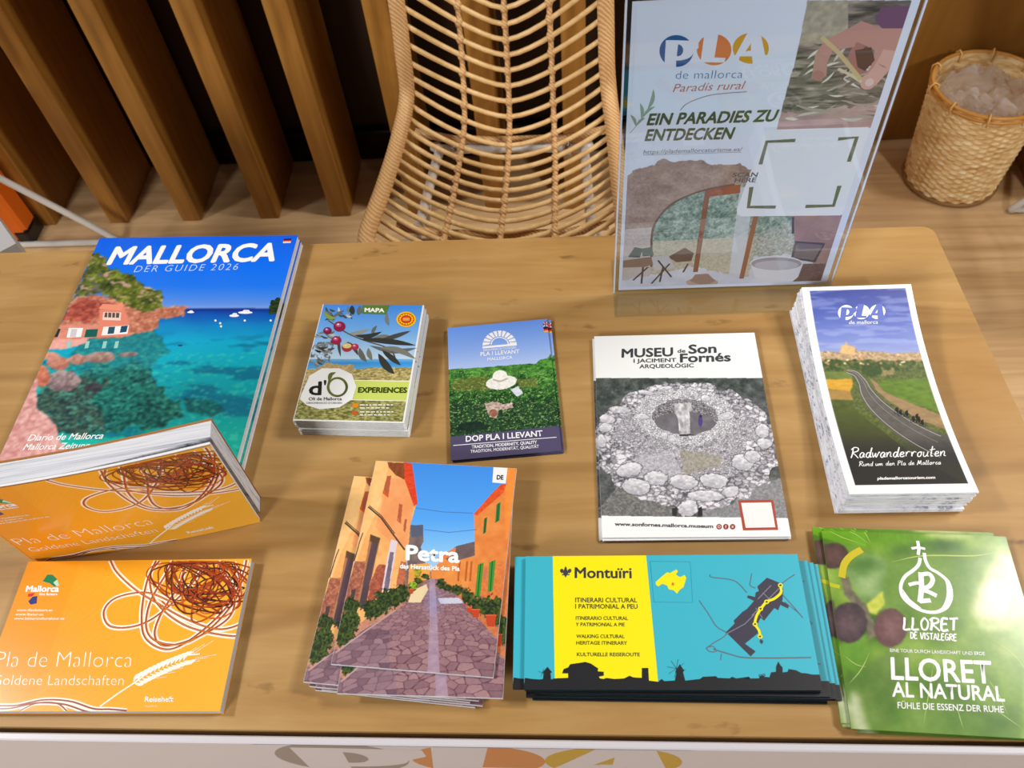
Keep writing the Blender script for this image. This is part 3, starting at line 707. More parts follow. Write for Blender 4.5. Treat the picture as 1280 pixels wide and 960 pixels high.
under(g, 1, th_g, 0.0022, -0.001, 0.003, 'second blue guide magazine, directly under the turquoise sea cover', None)

# ------------------------------------------------------------------ orange landscape booklets
Zo = (0, 520, 2.4)
th_o = 0.0085; z_o = ZT+th_o
fr_o = frame_top((35.4, 702), (314.6, 698.3), z_o, 0.119, br=(275, 888.8))
A = Art(quad(fr_o, z_o, Zo), fr_o[2], fr_o[3], 0.0005)
X, Y = A.X, A.Y; full = np.ones(X.shape, bool)
A.ramp(full, X+0.35*(Y-437), [(0, (240, 150, 14)), (250, (244, 158, 20)), (500, (247, 172, 34)), (860, (247, 184, 60))])
hat = (np.sin((A.U+A.V)*2*math.pi/1.3) > 0.2); A.fill(hat & (A.U > 45), (250, 196, 84), 0.35)
rs = random.Random(4)
BR, WH, DK = (150, 58, 28), (255, 246, 232), (96, 36, 24)
def loop(pts, closed=True): return catmull(pts, 12, closed)
outer = [
    [(330, 430), (352, 470), (408, 522), (470, 560), (560, 610), (660, 640), (740, 610), (760, 540), (757, 470), (757, 440)],
    [(470, 430), (440, 500), (425, 600), (440, 670), (510, 700), (600, 650), (690, 560), (730, 470), (740, 430)],
    [(520, 560), (440, 530), (350, 545), (312, 585), (330, 630), (400, 632), (470, 600), (560, 520), (620, 440)],
    [(650, 430), (700, 520), (690, 600), (600, 660), (500, 690), (465, 660), (480, 600), (540, 500), (560, 430)],
    [(700, 432), (720, 520), (650, 620), (560, 680), (480, 680), (440, 640), (450, 560), (500, 470), (520, 432)],
    [(757, 650), (690, 660), (560, 630), (470, 560), (450, 480), (480, 432)],
]
for k, p in enumerate(outer):
    c = catmull(p, 14); c = [q for q in c if q[1] > 432]
    A.rib(c, 15, WH, 1); A.rib(c, 5.2, BR, 2); A.rib([(x+2.5, y+1) for x, y in c], 2.0, (230, 140, 60), 3)
for k in range(30):
    rx, ry = rs.uniform(50, 135), rs.uniform(36, 86); cx, cy = 612+rs.uniform(-50, 50), 488+rs.uniform(-26, 36); ph = rs.uniform(0, 6); ti = rs.uniform(-0.8, 0.8)
    pts = []
    for t in np.linspace(ph, ph+rs.uniform(4.5, 7.5), 40):
        w = 1+0.18*math.sin(2.3*t+k); x, y = rx*w*math.cos(t), ry*w*math.sin(t); pts.append((cx+x*math.cos(ti)-y*math.sin(ti), cy+x*math.sin(ti)+y*math.cos(ti)))
    pts = [q for q in pts if q[1] > 436 and q[0] < 752]
    if len(pts) > 4:
        A.rib(pts, 4.4 if k % 3 else 3.0, rs.choice([BR, (178, 70, 26), (206, 96, 34), DK, (60, 26, 24)]), 3 if k % 2 else 4)
for k in range(10):
    x, y = 590+rs.uniform(-80, 80), 490+rs.uniform(-40, 50); a = rs.uniform(0, 3.14)
    A.rib([(x-24*math.cos(a), y-24*math.sin(a)), (x+6, y-5), (x+24*math.cos(a), y+24*math.sin(a))], 3.2, (60, 26, 24), 5, True)
bot = [(-60, 900), (-20, 872), (50, 868), (130, 852), (210, 856), (280, 878), (330, 880), (380, 884)]
for d, c in ((0, 0), (-6, 9)):
    c_ = catmull([(x+d*3, y+c) for x, y in bot], 10); A.rib(c_, 13, WH, 1); A.rib(c_, 4.5, BR, 2)
c_ = catmull([(60, 884), (110, 862), (170, 862), (200, 884)], 8); A.rib(c_, 9, WH, 1); A.rib(c_, 4, BR, 2)
# ear of wheat
stem = catmull([(300, 872), (350, 836), (410, 796), (470, 752), (540, 722), (600, 714)], 8); A.rib(stem, 4.5, (255, 250, 236), 4)
for k in range(13):
    t = k/12; x, y = 400+150*t, 800-84*t+18*t*t
    A.leaf((x, y), (x+34, y-26), 11, (255, 252, 240), 4, -0.2); A.leaf((x, y), (x+40, y-6), 10, (255, 250, 232), 4, 0.2)
    if k % 2 == 0: A.rib([(x+30, y-20), (x+90, y-52-8*t)], 1.3, (255, 250, 236), 4); A.rib([(x+36, y-8), (x+100, y-18)], 1.3, (255, 250, 236), 4)
W_ = (255, 252, 244)
A.text('Pla de Mallorca', (-14, 753), (397, 754), 47, W_, -0.022, 9)
A.text('Goldene Landschaften', (-24, 807), (370, 808), 30, W_, -0.016, 6)
A.text('Reiseheft', (434, 857), (520, 857), 15, W_, 0.012, 2)
A.text('Reisef\u00fchrer', (436, 873), (472, 873), 6, (255, 232, 190), 0, 1)
A.vpoly([(128, 496), (142, 476), (158, 476), (172, 490), (178, 508), (162, 512), (150, 502)], (18, 132, 84)); A.vpoly([(172, 490), (178, 508), (170, 511), (160, 500)], (190, 230, 200), 2)
A.vpoly([(85, 556), (98, 542), (112, 540), (110, 562), (92, 566)], (40, 50, 130)); A.vpoly([(84, 534), (106, 530), (96, 542), (84, 542)], (214, 40, 50))
A.text('Mallorca', (77, 527), (177, 527), 17, (255, 255, 255), 0.03, 3, layer=3)
A.text('Illes Balears', (118, 538), (172, 538), 7, (255, 255, 255), 0.02, 1, layer=3)
for k, (t, x1) in enumerate((('www.illesbalears.es', 158), ('www.ibatur.es', 130), ('www.balearsculturaltour.es', 193))):
    A.text(t, (50-4*k, 586+12.5*k), (x1, 586+12.5*k), 7.5, (255, 246, 226), 0.01, 1)
me_orange = A.mesh('orange_cover_print', M_GLOSS)
booklet('guidebook', 'orange landscape guidebook with scribbled threads lying flat at front left', 'book', fr_o, ZT, th_o, me_orange, grain('grey_page_edges', [(0.3, (150, 156, 172)), (0.6, (206, 210, 220))], 60, (1, 1, 60), 0.7), M_ORANGE, group='orange landscape guidebooks')
# the standing one: cover towards the camera, pages fanned behind it
Wo, Ho = fr_o[2], fr_o[3]
pb, pl = at((326, 652.5), ZT)[:2], at((50, 702), ZT)[:2]; ang_s = math.atan2(pb[1]-pl[1], pb[0]-pl[0])
st = thing('guidebook', 'orange landscape guidebook standing upright with its pages slightly fanned, leaning by the blue magazines', 'book', (float(pb[0]), float(pb[1]), ZT), (0, 0, ang_s), 'orange landscape guidebooks')
# local frame: x along the bottom edge (right edge of cover at 0), y backwards, z up
def bow(x): return 0.0
def stand_warp(P):
    out = np.empty_like(P); out[:, 0] = P[:, 0]-Wo; out[:, 2] = P[:, 1]
    t = np.clip((Wo-P[:, 0])/Wo, 0, 1)
    out[:, 1] = -P[:, 2]+0.010*np.sin(math.pi*np.clip(t, 0, 1))*(-1)*0.3+0.004*(P[:, 1]/Ho)*(1-t)
    return out
MQ = bpy.data.meshes
me_st = me_orange.copy(); co = np.empty(len(me_st.vertices)*3, np.float32); me_st.vertices.foreach_get('co', co)
me_st.vertices.foreach_set('co', stand_warp(co.reshape(-1, 3).astype(float)).astype(np.float32).ravel()); me_st.update()
link('front_cover', me_st, st)
def sheet_stack(y_off_r, y_off_l, T_r, T_l, h_r, h_l, nseg=24):
    """a standing block of pages, T thick at the fore-edge (right) and at the spine (left)"""
    m = MB(); V = []
    for i in range(nseg+1):
        t = i/nseg; x = -0.0008-(Wo-0.002)*t
        bowf = -0.003*math.sin(math.pi*t)
        y0 = y_off_r*(1-t)+y_off_l*t+bowf+0.0004; T = T_r*(1-t)+T_l*t
        h = h_r*(1-t)+h_l*t
        V += [(x, y0+0.001, 0.0003), (x, y0+T*0.86, 0.0003), (x, y0+T, h), (x, y0+0.003*(1-t), h)]
    F = [(a*4+k, a*4+(k+1) % 4, a*4+4+(k+1) % 4, a*4+4+k) for a in range(nseg) for k in range(4)]+[(3, 2, 1, 0), tuple(nseg*4+k for k in range(4))]
    m.add(V, F); return m
M_TOPEDGE = grain('fanned_page_edges', [(0.34, (120, 126, 142)), (0.46, (206, 209, 218)), (0.58, (226, 228, 234)), (0.68, (170, 175, 188))], 30, (0.2, 26, 1), 0.7)
sheet_stack(0.0085, 0.0005, 0.0185, 0.021, Ho-0.001, Ho-0.001).build('page_block', M_TOPEDGE, st)
m = MB(); V = []                                   # loose first pages between cover and block
for i in range(25):
    t = i/24; x = -0.0008-(Wo-0.002)*t; b = -0.003*math.sin(math.pi*t)
    y0 = 0.0012*(1-t)+0.0004+b
    V += [(x, y0+0.0002, 0.0004), (x, y0+0.0018, 0.0004), (x, y0+0.0030+0.003*(1-t), Ho-0.0006), (x, y0+0.003*(1-t)+0.001, Ho-0.0006)]
m.add(V, [(a*4+k, a*4+(k+1) % 4, a*4+4+(k+1) % 4, a*4+4+k) for a in range(24) for k in range(4)]+[(3, 2, 1, 0), tuple(96+k for k in range(4))])
m.build('loose_first_pages', M_PAPER, st)
m = MB(); V = []
for i in range(25):
    t = i/24; x = -Wo*t; b = -0.003*math.sin(math.pi*t); y0 = 0.0272*(1-t)+0.0224*t+b; yb0 = y0-0.0035
    V += [(x, yb0, 0), (x, yb0+0.0004, 0), (x, y0+0.0006, Ho+0.0008), (x, y0, Ho+0.0008)]
m.add(V, [(a*4+k, a*4+(k+1) % 4, a*4+4+(k+1) % 4, a*4+4+k) for a in range(24) for k in range(4)]+[(3, 2, 1, 0), tuple(96+k for k in range(4))])
m.build('back_cover', mat('brown_orange_print', (176, 112, 40), 0.35), st)
m = MB(); m.box((-Wo-0.0006, -0.0002, 0), (-Wo, 0.0212, Ho)); m.build('spine', M_ORANGE, st)

# ------------------------------------------------------------------ olive oil maps
Zd = (340, 360, 3.2)
n_d, th_d = 9, 0.0024; z_d = ZT+n_d*th_d
fr_d = frame((404, 381), (529.7, 381), (505.6, 530), (366, 524.7), z_d)
A = Art(quad(fr_d, z_d, Zd), fr_d[2], fr_d[3], 0.00042)
X, Y = A.X, A.Y; full = np.ones(X.shape, bool)
A.ramp(full, Y, [(70, (70, 142, 232)), (180, (120, 180, 240)), (280, (196, 222, 244))])
A.ramp((Y > 284) & (Y < 335), Y, [(284, (120, 190, 236)), (300, (60, 150, 226)), (332, (110, 180, 230))])
land = (Y > 322+10*(A.n(10, 4, 3)-0.5)-0.02*(X-300)) & (Y < 470); A.mix(land, (120, 110, 60), (232, 214, 150), (A.n(2, 1.2, 4)-0.2)*1.6)
l2 = A.inpoly([(140, 340), (215, 300), (330, 310), (300, 350), (140, 400)], 8, 5, 3); A.mix(l2, (150, 130, 90), (226, 200, 140), A.n(2, 2, 6))
A.mix((X < 250) & (Y > 215) & (Y < 300) & (A.n(3, 3, 7) > 0.5) & (X < 245-(Y-240)*.2), (60, 64, 60), (180, 190, 200), A.n(1.5, 1.5, 8))
low = Y > 448; A.mix(low, (84, 88, 40), (206, 200, 130), (A.n(2.4, 1.2, 9)-0.2)*1.6)
A.fill(A.inpoly([(300, 368), (700, 372), (700, 452), (300, 446)]), (206, 222, 108))
A.rib([(300, 369), (565, 373)], 3, (250, 250, 235)); A.rib([(300, 447), (548, 452)], 3, (250, 250, 235))
A.c[:, -4:] = (244, 246, 246); A.fill(A.V > A.H*1000-1.5, (240, 242, 240)); A.c[:, :2] = (236, 240, 240)
lc = [(74, 78, 74), (104, 110, 104), (150, 156, 150), (56, 60, 58), (124, 128, 118)]
rs = random.Random(9)
A.rib([(225, 130), (300, 180), (370, 210), (470, 245), (500, 300)], 5, (96, 90, 80), 2, sm=6)
for p0, p1, w in (((350, 205), (575, 230), 22), ((390, 230), (580, 240), 20), ((420, 215), (555, 172), 18), ((400, 205), (470, 190), 16), ((430, 240), (575, 285), 22), ((425, 262), (490, 345), 30), ((440, 250), (515, 310), 22), ((400, 190), (420, 150), 14), ((350, 240), (378, 296), 22), ((385, 240), (400, 290), 20), ((330, 190), (440, 175), 18), ((300, 185), (390, 165), 16), ((250, 130), (212, 92), 16), ((240, 120), (290, 90), 12), ((270, 190), (275, 275), 12), ((300, 215), (345, 270), 16), ((325, 108), (320, 70), 22), ((345, 110), (350, 72), 20), ((210, 130), (255, 122), 10), ((460, 100), (468, 152), 16)):
    A.leaf(p0, p1, w, rs.choice(lc), 2+rs.randint(0, 2), rs.uniform(-0.1, 0.12))
for k in range(40):
    x, y = rs.uniform(165, 260), rs.uniform(180, 300)
    if x < 330-(y-60)*0.7+20: a = rs.uniform(-0.6, 1.2); A.leaf((x, y), (x+34*math.cos(a), y+20*math.sin(a)), 8, rs.choice(lc+[(190, 196, 196)]), 2, 0.1)
for k in range(16):
    x, y = rs.uniform(205, 330), rs.uniform(74, 120); a = rs.uniform(0.2, 1.4); A.leaf((x, y), (x+26*math.cos(a), y+26*math.sin(a)), 9, rs.choice(lc+[(206, 210, 214)]), 2, 0.1)
A.leaf((205, 95), (258, 122), 16, (130, 160, 80), 4)
for cx, cy, r, c in ((270, 155, 24, (140, 34, 74)), (222, 172, 17, (120, 36, 78)), (258, 210, 20, (156, 38, 76)), (300, 238, 21, (170, 60, 70)), (332, 236, 15, (178, 56, 84))):
    A.vell(cx, cy, r, r*0.86, c, 5); A.vell(cx-r*.15, cy-r*.25, r*.5, r*.34, tuple(min(255, v+50) for v in c), 6); A.vell(cx-r*.2, cy-r*.35, r*.2, r*.13, (240, 220, 230), 7)
A.vell(300, 232, 18, 10, (226, 206, 130), 6)
A.vpoly([(116, 430), (150, 352), (200, 322), (270, 322), (320, 345), (338, 395), (322, 445), (270, 478), (190, 486), (140, 470), (112, 446)], (244, 246, 246), 4)
A.ring(262, 397, 37, 36, 9, (104, 112, 56), 6); A.ring(262, 397, 37, 36, 9, (84, 94, 46), 7, -30, 100)
A.leaf((226, 372), (256, 338), 15, (104, 112, 56), 7, -0.2); A.rib([(222, 398), (228, 372), (240, 354)], 5, (104, 112, 56), 7)
A.text('d', (147, 428), (198, 428), 52, (34, 38, 36), 0.022, 3, layer=6)
A.text("'", (206, 428), (216, 428), 56, (34, 38, 36), 0.0, 2, layer=6)
A.text('Oli de Mallorca', (147, 450), (280, 450), 12, (84, 86, 84), 0.015, 0, layer=6); A.text("DENOMINACI\u00d3 D'ORIGEN", (138, 464), (280, 464), 7, (120, 122, 120), 0.0, 0, layer=6)
A.text('EXPERIENCES', (343, 418), (540, 419), 20, (52, 74, 20), 0.045, 2)
A.vpoly([(362, 70), (470, 70), (456, 106), (360, 103)], (92, 130, 52), 4); A.text('MAPA', (370, 96), (450, 98), 15, (250, 252, 246), 0.035, 1, layer=6)
A.vell(537, 126, 39, 31, (250, 196, 20), 4); A.vell(537, 126, 32, 25, (206, 48, 28), 5)
for k in range(16):
    a = 2*math.pi*k/16; A.vell(537+25*math.cos(a), 126+19*math.sin(a), 4.2, 3.4, (250, 206, 30), 6)
A.vell(537, 126, 17, 12, (226, 84, 40), 6); A.rib([(524, 123), (550, 123)], 3, (250, 220, 120), 7); A.rib([(524, 129), (550, 129)], 3, (250, 220, 120), 7)
A.vell(334, 470, 13, 9, (232, 140, 30), 4); A.vell(330, 500, 12, 9, (196, 96, 40), 4)
for y, x1 in ((468, 484), (480, 470), (496, 486), (508, 472)):
    x = 352
    while x < x1:
        w = rs.uniform(8, 20); A.rib([(x, y), (min(x+w, x1), y+.3)], 4.2, (248, 248, 240), 4); x += w+5
me_d = A.mesh('olive_map_print', M_GLOSS)
M_DEDGE = grain('map_page_edges', [(0.3, (150, 160, 158)), (0.5, (208, 214, 212)), (0.65, (236, 240, 238))], 70, (1, 1, 40), 0.6)
o = booklet('folded_map', 'olive branch map with white round oil badge, top of its stack', 'map', fr_d, z_d-th_d, th_d, me_d, M_DEDGE, M_PAPER, group='olive branch maps', pages='folded_sheets')
rs = random.Random(3)
for k in range(1, n_d):
    under(o, k, th_d, rs.uniform(-0.0014, 0.0014)+0.0003*k, rs.uniform(-0.001, 0.001)-0.0002*k, rs.uniform(-0.008, 0.008), 'olive branch map in the stack under the round oil badge cover, only its edge showing')

# ------------------------------------------------------------------ wine leaflets
n_w, th_w = 3, 0.0013; z_w = ZT+n_w*th_w
fr_w = frame((560.3, 411), (683.8, 397.5), (701.9, 563.8), (562.8, 575), z_w)
A = Art(quad(fr_w, z_w, Zd), fr_w[2], fr_w[3], 0.00042)
X, Y = A.X, A.Y; full = np.ones(X.shape, bool)
A.ramp(full, Y+0.1*(X-700), [(150, (98, 148, 238)), (260, (140, 176, 244)), (330, (176, 198, 244))])
field = A.inpoly([(690, 326), (860, 316), (1020, 303), (1055, 303), (1070, 288), (1100, 280), (1112, 266), (1200, 250), (1200, 700), (690, 720)], 3, 3, 3)
fn = 0.5*A.n(3.2, 2.2, 5)+0.5*A.n(1.5, 1.2, 15); fn2 = A.n(6, 4, 6)
A.mix(field, (16, 58, 26), (104, 176, 70), (fn-0.24)*1.6+np.clip((380-Y)/300, -0.25, 0.25)+0.9*(fn2-0.5))
A.mix(field & A.inpoly([(720, 370), (860, 350), (870, 410), (720, 410)], 8, 9), (110, 70, 40), (120, 140, 60), fn, 0.65)
A.mix(field & A.inpoly([(980, 370), (1060, 360), (1070, 395), (990, 400)], 8, 9), (150, 100, 60), (110, 140, 60), fn, 0.6)
A.mix(field & (Y > 455+40*(fn2-0.5)), (14, 34, 26), (56, 108, 60), (fn-0.25)*1.6, 0.85)
A.mix(field & (A.n(1.3, 1.0, 7) > 0.66) & (Y > 330), (150, 200, 110), (190, 214, 130), fn, 0.7)
A.mix(A.inell(800, 555, 60, 22, 0, 0.6, 4) < 1, (10, 24, 30), (30, 60, 40), fn, 0.8)
A.fill(A.inpoly([(690, 597), (1160, 550), (1180, 700), (690, 720)]), (82, 76, 108))
A.mix(A.inell(917, 378, 62, 27, -8, 0.1) < 1, (206, 206, 204), (255, 253, 246), A.n(1.5, 1.5, 9)*1.2)
A.mix(A.inell(912, 352, 29, 23, -6, 0.08) < 1, (226, 222, 212), (255, 255, 250), A.n(1.2, 1.2, 10)*1.2)
A.rib([(884, 366), (912, 373), (942, 362)], 7, (190, 182, 166), 2, sm=5)
A.mix(A.inpoly([(955, 405), (985, 392), (1004, 420), (980, 436)], 4), (190, 200, 214), (240, 244, 248), A.n(2, 2, 11))
A.mix(A.inpoly([(848, 462), (900, 455), (930, 466), (958, 458), (964, 478), (930, 486), (905, 486), (900, 520), (872, 516)], 5, 12, 2), (120, 80, 70), (236, 224, 214), A.n(2.2, 1.5, 13)*1.2)
A.mix(A.inell(885, 500, 16, 16, 0, 0.3) < 1, (110, 66, 50), (190, 130, 104), A.n(1, 1, 14))
V_ = (252, 252, 255)
cx, cy = 911, 236
for k in range(11):
    a0 = math.radians(180+k*16.4+1.5); a1 = math.radians(180+k*16.4+13.8); A.vpoly([(cx+40*math.cos(a0), cy-10+33*math.sin(a0)), (cx+69*math.cos(a0), cy-4+62*math.sin(a0)), (cx+69*math.cos(a1), cy-4+62*math.sin(a1)), (cx+40*math.cos(a1), cy-10+33*math.sin(a1))], V_)
A.ring(cx, cy-10, 34, 28, 4, V_, 1, 180, 360)
A.rib([(842, 238), (978, 226)], 9, V_)
A.text("DENOMINACI\u00d3 D'ORIGEN", (846, 253), (976, 242), 8, V_, 0.0); A.text('PLA I LLEVANT', (834, 272), (990, 261), 15, V_, 0.006); A.text('MALLORCA', (862, 291), (962, 283), 12, V_, 0.0)
A.text('DOP PLA I LLEVANT', (775, 615), (1083, 592), 22, V_, 0.02); A.rib([(725, 630), (1138, 597)], 2.6, V_)
A.text('TRADITION, MODERNITY, QUALITY', (799, 642), (1060, 622), 11.5, V_, 0.012); A.text('TRADITION, MODERNIT\u00c4T, QUALIT\u00c4T', (794, 660), (1068, 639), 11.5, V_, 0.002)
A.vpoly([(1084, 136), (1102, 134), (1104, 154), (1085, 156)], (60, 70, 150), 1); A.rib([(1085, 137), (1103, 154)], 3, (240, 236, 244), 2); A.rib([(1102, 135), (1086, 155)], 3, (240, 236, 244), 2); A.rib([(1084, 146), (1103, 144)], 3.5, (214, 40, 60), 3); A.rib([(1093, 135), (1094, 155)], 3.5, (214, 40, 60), 3)
A.vpoly([(1085, 157), (1105, 155), (1105, 162), (1086, 164)], (30, 26, 30)); A.vpoly([(1086, 164), (1105, 162), (1106, 169), (1087, 171)], (216, 50, 50)); A.vpoly([(1087, 171), (1106, 169), (1107, 175), (1088, 177)], (244, 190, 50))
me_w = A.mesh('wine_leaflet_print', M_PRINT)
o = booklet('leaflet', 'vineyard leaflet with white straw hat and violet footer band, top of its stack', 'leaflet', fr_w, z_w-th_w, th_w, me_w, M_EDGE, M_PURPLE, group='vineyard leaflets', pages='folded_sheets')
under(o, 1, th_w, 0.0028, 0.0, -0.012, 'vineyard leaflet directly under the one with the straw hat, its right edge showing')
under(o, 2, th_w, 0.0014, -0.0006, -0.004, 'lowest vineyard leaflet, on the table under the straw hat cover')

# ------------------------------------------------------------------ Petra booklets
Zp = (370, 560, 847/300)
n_p, th_p = 7, 0.0027; z_p = ZT+n_p*th_p
fr_p = frame((470.2, 576), (644.5, 585.5), (617.3, 847.6), (414, 829), z_p)
A = Art(quad(fr_p, z_p, Zp), fr_p[2], fr_p[3], 0.0004)
X, Y = A.X, A.Y; full = np.ones(X.shape, bool)
A.ramp(full, Y, [(40, (62, 142, 236)), (250, (84, 168, 250)), (350, (130, 196, 252)), (450, (180, 214, 246))])
nz, nf = A.n(6, 6, 1), A.n(1.6, 1.6, 2)
# far street
A.mix(Y > 432+30*(nz-0.5), (120, 84, 70), (190, 130, 96), nf)
A.mix(A.inpoly([(398, 275), (448, 270), (450, 330), (440, 350), (460, 420), (475, 462), (390, 480)]), (96, 84, 92), (150, 126, 116), nz)
A.fill(A.inpoly([(404, 272), (449, 272), (449, 308), (408, 316)]), (88, 96, 118))
A.mix(A.inpoly([(400, 412), (470, 406), (474, 462), (440, 470), (395, 480)]), (226, 150, 70), (250, 190, 100), nz)
A.mix(A.inpoly([(476, 430), (510, 400), (548, 368), (640, 340), (640, 500), (520, 480), (500, 462), (478, 462)]), (226, 130, 60), (244, 164, 84), nz)
A.mix(A.inpoly([(520, 385), (566, 346), (640, 328), (638, 378), (545, 404)]), (92, 78, 84), (128, 108, 108), nz)
A.fill(A.inpoly([(500, 388), (530, 368), (566, 350), (560, 374), (510, 400)]), (232, 130, 70))
# left houses
A.mix(A.inpoly([(270, 30), (383, 50), (424, 200), (404, 270), (392, 400), (372, 500), (280, 600), (100, 800), (100, 600)]), (236, 160, 84), (252, 200, 130), nz)
A.mix(A.inpoly([(270, 30), (330, 45), (300, 190), (240, 320), (215, 400), (150, 480)], 2), (246, 186, 110), (254, 214, 150), nz)
A.mix(A.inpoly([(330, 105), (385, 110), (416, 200), (404, 270), (392, 350), (330, 330), (280, 280)]), (238, 150, 90), (250, 176, 116), nz)
A.mix(A.inpoly([(380, 50), (410, 55), (430, 196), (416, 206), (384, 112)]), (206, 50, 26), (242, 92, 48), A.n(3, 1, 4))
A.mix(A.inpoly([(322, 50), (382, 52), (384, 112), (352, 96), (328, 68)], 2), (110, 54, 30), (176, 96, 50), A.n(1.2, 3, 5))
for p in ([(322, 98), (336, 98), (326, 168), (308, 150)], [(364, 196), (376, 200), (370, 262), (358, 248)], [(384, 250), (392, 252), (386, 298), (378, 290)]): A.fill(A.inpoly(p), (186, 96, 60))
A.fill(A.inpoly([(306, 150), (328, 166), (326, 176), (306, 160)]), (220, 90, 40)); A.fill(A.inpoly([(356, 248), (371, 262), (370, 268), (356, 256)]), (220, 90, 40))
A.mix(A.inpoly([(208, 402), (245, 400), (235, 470), (212, 560), (140, 640), (160, 560)], 4), (136, 76, 60), (206, 130, 100), (nf-0.2)*1.7)
A.mix(A.inpoly([(290, 410), (322, 414), (300, 520), (250, 560), (262, 480)], 4), (140, 66, 50), (196, 110, 84), (nf-0.2)*1.7)
A.mix(A.inpoly([(370, 400), (390, 405), (378, 480), (352, 490)], 3), (170, 90, 60), (220, 130, 90), nf)
A.fill(A.inpoly([(262, 304), (298, 318), (262, 480), (244, 572), (214, 560), (240, 440)]), (176, 122, 84))
A.mix(A.inpoly([(268, 330), (292, 332), (260, 480), (243, 572), (222, 560), (244, 440)]), (66, 50, 62), (110, 84, 90), A.n(6, 20, 7))
A.fill(A.inpoly([(262, 304), (298, 318), (290, 340), (262, 330)]), (96, 70, 50))
A.fill(A.inpoly([(336, 322), (358, 330), (350, 380), (328, 505), (302, 508), (318, 410)]), (226, 214, 222))
A.mix(A.inpoly([(332, 366), (346, 368), (326, 504), (308, 506)]), (84, 74, 96), (150, 130, 150), nz)
A.fill(A.inpoly([(196, 500), (212, 498), (204, 540), (188, 545)]), (80, 64, 66))
A.rib([(255, 208), (300, 246), (345, 308), (384, 360)], 5, (90, 64, 50), 2); A.rib([(258, 203), (302, 240), (348, 302)], 2, (60, 44, 40), 3)
A.rib([(236, 300), (225, 330), (205, 400)], 3, (70, 50, 44), 2)
# right house
A.mix(A.inpoly([(628, 236), (742, 126), (742, 60), (790, 60), (790, 400), (735, 545), (600, 508), (632, 400)]), (222, 120, 54), (244, 158, 84), nz)
A.mix(A.inpoly([(742, 125), (750, 60), (780, 60), (770, 140), (752, 300), (742, 330), (735, 200)]), (236, 130, 40), (250, 160, 80), nz)
A.mix(A.inpoly([(626, 234), (700, 150), (724, 128), (742, 126), (732, 158), (640, 238)]), (210, 66, 26), (244, 110, 50), A.n(2, 2, 8))
A.mix(A.inpoly([(650, 420), (735, 400), (735, 545), (625, 516)], 5), (206, 104, 50), (240, 150, 80), nf)
for p, c in (([(708, 200), (722, 190), (718, 256), (703, 264)], (44, 130, 64)), ([(664, 250), (675, 244), (670, 298), (660, 304)], (56, 120, 60)), ([(642, 412), (662, 404), (650, 522), (632, 522)], (66, 150, 50)), ([(682, 404), (704, 394), (694, 504), (677, 508)], (60, 150, 56))):
    A.vpoly(p, c, 1); (x0, y0), (x1, y1), (x2, y2), (x3, y3) = p; A.rib([((x0+x1)/2, (y0+y1)/2), ((x2+x3)/2, (y2+y3)/2)], 2.5, (24, 80, 40), 2)
A.fill(A.inpoly([(664, 430), (676, 428), (670, 464), (660, 464)]), (200, 120, 90))
for x in (578, 604, 620): A.rib([(x, 400), (x-6, 470)], 6, (196, 96, 40), 1)
# street
street = A.inpoly([(462, 462), (506, 462), (560, 512), (640, 600), (712, 676), (760, 760), (700, 840), (80, 840), (130, 690), (250, 612), (370, 560), (400, 530)])
dep = np.clip((Y-450)/350, 0.05, 1)
f1, fd, fi = voronoi((X-485)/(6+46*dep)+20, 13*np.log(np.clip(Y-440, 5, None))+4, 3)
A.mix(street, (126, 92, 104), (178, 140, 142), fi*0.6+0.4*nf); A.fill(street & (fd < 0.075), (104, 62, 74), 0.9)
A.mix(street & (X < 330) & (Y > 640), (84, 64, 86), (150, 124, 140), fi, 0.45)
A.mix(A.inpoly([(470, 462), (490, 462), (498, 600), (508, 820), (462, 820), (472, 600)]), (150, 122, 146), (190, 164, 180), A.n(5, 2, 9))
A.fill(A.inpoly([(395, 545), (440, 545), (466, 500), (460, 480), (410, 505)]), (236, 214, 170)); A.fill(A.inpoly([(500, 530), (580, 528), (590, 548), (510, 550)]), (206, 206, 226))
A.mix(A.inpoly([(130, 690), (250, 600), (370, 545), (380, 556), (240, 640), (150, 720)], 3), (176, 116, 96), (220, 160, 130), nf)
A.rib([(140, 722), (240, 650), (352, 572)], 5, (190, 160, 160), 1)
A.mix(A.inpoly([(560, 512), (610, 520), (720, 640), (740, 690), (712, 676), (640, 600)], 2), (186, 100, 60), (226, 140, 90), nf)
gl = 0.45*np.clip(1-A.inell(486, 545, 46, 66), 0, 1)[..., None]; A.c = A.c*(1-gl)+np.array((150, 160, 220.0))*gl
def bush(cx, cy, rx, ry, sd, c1=(18, 34, 20), c2=(96, 116, 44)): A.mix(A.inell(cx, cy, rx, ry, 0, 1.0, sd, 2) < 1, c1, c2, (A.n(1.3, 1.3, sd+3)-0.25)*1.8)
for b in ((345, 530, 30, 36, 1), (372, 515, 26, 34, 2), (310, 535, 30, 34, 3), (268, 570, 30, 36, 4), (300, 560, 26, 30, 5), (196, 556, 34, 26, 6), (180, 620, 44, 52, 7), (160, 650, 40, 50, 8), (430, 470, 16, 12, 9), (458, 455, 16, 10, 10), (412, 488, 14, 16, 11)): bush(*b)
bush(428, 440, 16, 16, 12, (120, 120, 30), (220, 190, 60)); bush(415, 484, 13, 14, 13, (60, 120, 20), (190, 210, 60))
for b in ((606, 524, 20, 26, 21), (645, 556, 34, 34, 22), (690, 566, 36, 44, 23), (512, 478, 16, 18, 24), (570, 500, 24, 16, 25), (535, 492, 16, 12, 26), (712, 580, 26, 46, 27)): bush(*b)
